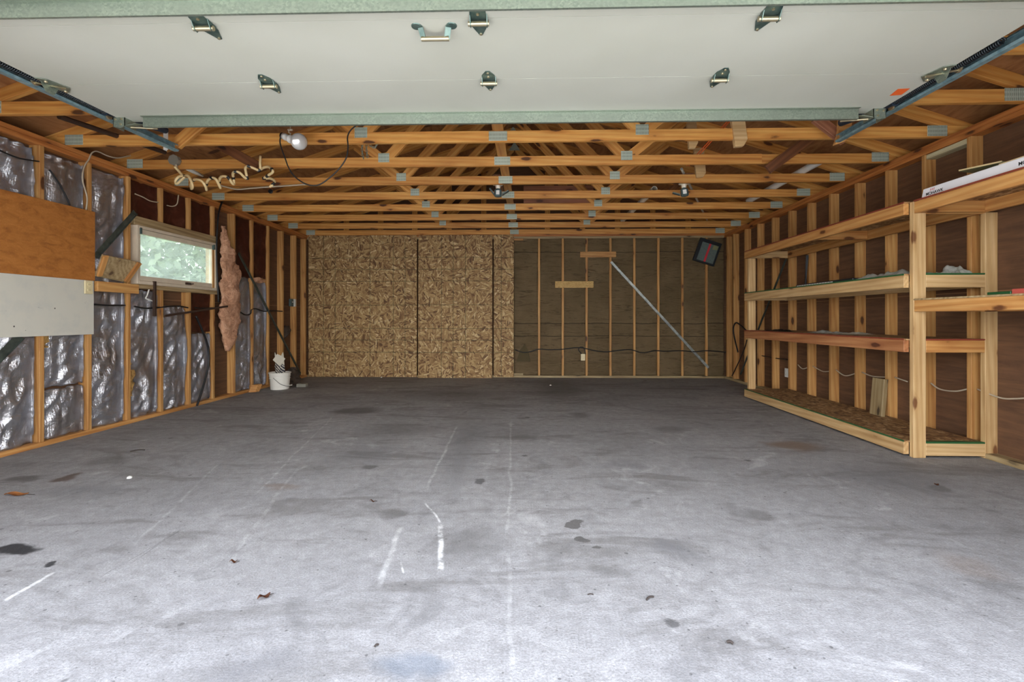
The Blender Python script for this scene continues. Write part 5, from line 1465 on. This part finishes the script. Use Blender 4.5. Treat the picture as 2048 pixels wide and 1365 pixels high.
# paper bag standing in the bucket
e = empty('paper_bag', bc + Vector((0, 0, 0.012)), 'crumpled white and navy striped paper bag stuffed into the bucket', 'bag')
base = bc + Vector((0.0, 0.02, 0.02))
def bagf(u, v):
    a = 2 * PI * u
    z = 0.02 + v * 0.44
    rx = 0.085 - 0.02 * v; ry = 0.065 - 0.045 * v
    p = base + Vector((math.cos(a) * rx - 0.02 * v, math.sin(a) * ry, z))
    k = noise.noise(p * 11) * 0.022
    p += Vector((math.cos(a) * k, math.sin(a) * k, 0))
    if v > 0.8: p.z += 0.05 * math.sin(a * 2 + 0.7) * (v - 0.8) / 0.2
    return p
m = MB().grid(bagf, 40, 44)
for f in m.b.faces:
    c = f.calc_center_median() - base
    d = c.z + c.x * 0.9
    f.material_index = 1 if 0.16 < d < 0.37 and (d * 26) % 1 > 0.3 else 0
m.build('bag_body', [M['bag'], M['bagdark']], e, smooth=True)
fl = [base + Vector(p_) for p_ in ((-0.085, -0.055, 0.40), (0.03, -0.075, 0.31), (0.10, -0.06, 0.42), (0.03, -0.045, 0.46), (-0.03, -0.04, 0.485))]
MB().prism(fl, (0.0, 0.006, 0)).build('folded_top', M['bag'], e)
dk = bc + Vector((0.0, 0.42, 0))
wool('sack', [(0.0, dk.y, 0.10), (0.08, dk.y, 0.11), (0.20, dk.y, 0.08), (0.27, dk.y, 0.04)], 'dark slumped sack on the floor behind the white bucket', 21, 'rag', 0.08, dk.x)['category'] = 'sack'
tag(MB().box((bc.x + 0.16, bc.y + 0.16, 0.0005), (bc.x + 0.30, bc.y + 0.24, 0.05)).build('brick', M['boxgrey'], bevel=0.004), 'pale grey brick on the floor just right of the bucket', 'brick')
tag(MB().prism([(XL + 0.005, 6.35, 0.0005), (XL + 0.09, 6.37, 0.0005), (XL + 0.11, 6.45, 0.0005), (XL + 0.01, 6.47, 0.0005)], (0.02, 0.04, 0.10)).build('wood_chunk', M['fir'], bevel=0.006), 'splintered wood chunk on the floor left of the bucket', 'wood')
# leaves, twigs and crumbs
def leaf(px, py, L, wd, rot, mat, label, name='dry_leaf'):
    p = P(px, py, 'z', 0.0)
    e_ = empty(name, p, label, 'leaf', 'dry leaves on the floor')
    m = MB()
    c, s = math.cos(rot), math.sin(rot)
    def fn(u, v):
        a = (u - 0.5) * L
        w_ = wd * math.sin(PI * min(max(u, 0.02), 0.98)) ** 0.7
        b = (v - 0.5) * w_
        z = 0.003 + 0.25 * abs(v - 0.5) * wd + 0.006 * math.sin(u * 7) + 0.004
        return p + Vector((c * a - s * b, s * a + c * b, z))
    m.grid(fn, 10, 6)
    m.build('blade', mat, e_, smooth=True, solid=0.0012)
    MB().tube([p + Vector((c * L * 0.45, s * L * 0.45, 0.006)), p + Vector((c * L * 0.75, s * L * 0.75, 0.004))], 0.0012, 5).build('stem', M['twig'], e_)
leaf(528, 1198, 0.045, 0.026, 0.9, M['leaf'], 'curled reddish-brown leaf on the pale floor near the camera')
leaf(33, 992, 0.13, 0.045, 0.1, M['leaforange'], 'orange-brown leaf on the floor at the left edge')
leaf(467, 1127, 0.03, 0.018, 0.4, M['leaf'], 'tiny brown leaf on the floor at the lower left scrape')
leaf(745, 1005, 0.035, 0.016, 0.2, M['leaf'], 'small brown leaf on the floor near the middle scrape')
leaf(1873, 972, 0.03, 0.02, 0.2, M['leaf'], 'small dark leaf on the floor before the tall shelf post')
def twig(px, py, L, rot, label, r=0.003):
    p = P(px, py, 'z', 0)
    d = Vector((math.cos(rot), math.sin(rot), 0))
    n_ = Vector((-d.y, d.x, 0))
    o = MB().tube(smooth_path([p - d * L / 2 + Vector((0, 0, r)), p + n_ * L * 0.08 + Vector((0, 0, r * 2)), p + d * L / 2 + Vector((0, 0, r))]), r, 6).build('twig', M['twig'], smooth=True)
    tag(o, label, 'twig', 'twigs on the floor')
twig(1300, 1199, 0.036, 0.6, 'short dark twig on the pale floor, right of the middle scrape', 0.0035)
twig(1181, 1191, 0.022, 0.1, 'tiny dark twig left of the short dark twig', 0.002)
twig(1460, 1289, 0.018, -0.4, 'stubby dark twig at the bottom of the photo, right of middle', 0.004)
twig(753, 1294, 0.014, 0.8, 'stubby dark twig at the bottom of the photo, left of middle', 0.003)
twig(275, 903, 0.09, 0.5, 'thin dark splinter on the floor near the left wall', 0.004)
for (px, py, l) in ((1101, 772, 'small white crumb on the floor before the back wall studs'), (763, 756, 'small white crumb at the foot of the strand boards'), (259, 958, 'small white crumb on the left floor beside the dark stain')):
    p = P(px, py, 'z', 0)
    tag(MB().lathe([(0.004, 0.0), (0.016, 0.004), (0.012, 0.014), (0.001, 0.018)], p, (0, 0, 1), 7).build('crumb', M['whiteplastic']), l, 'crumb', 'white crumbs on the floor')
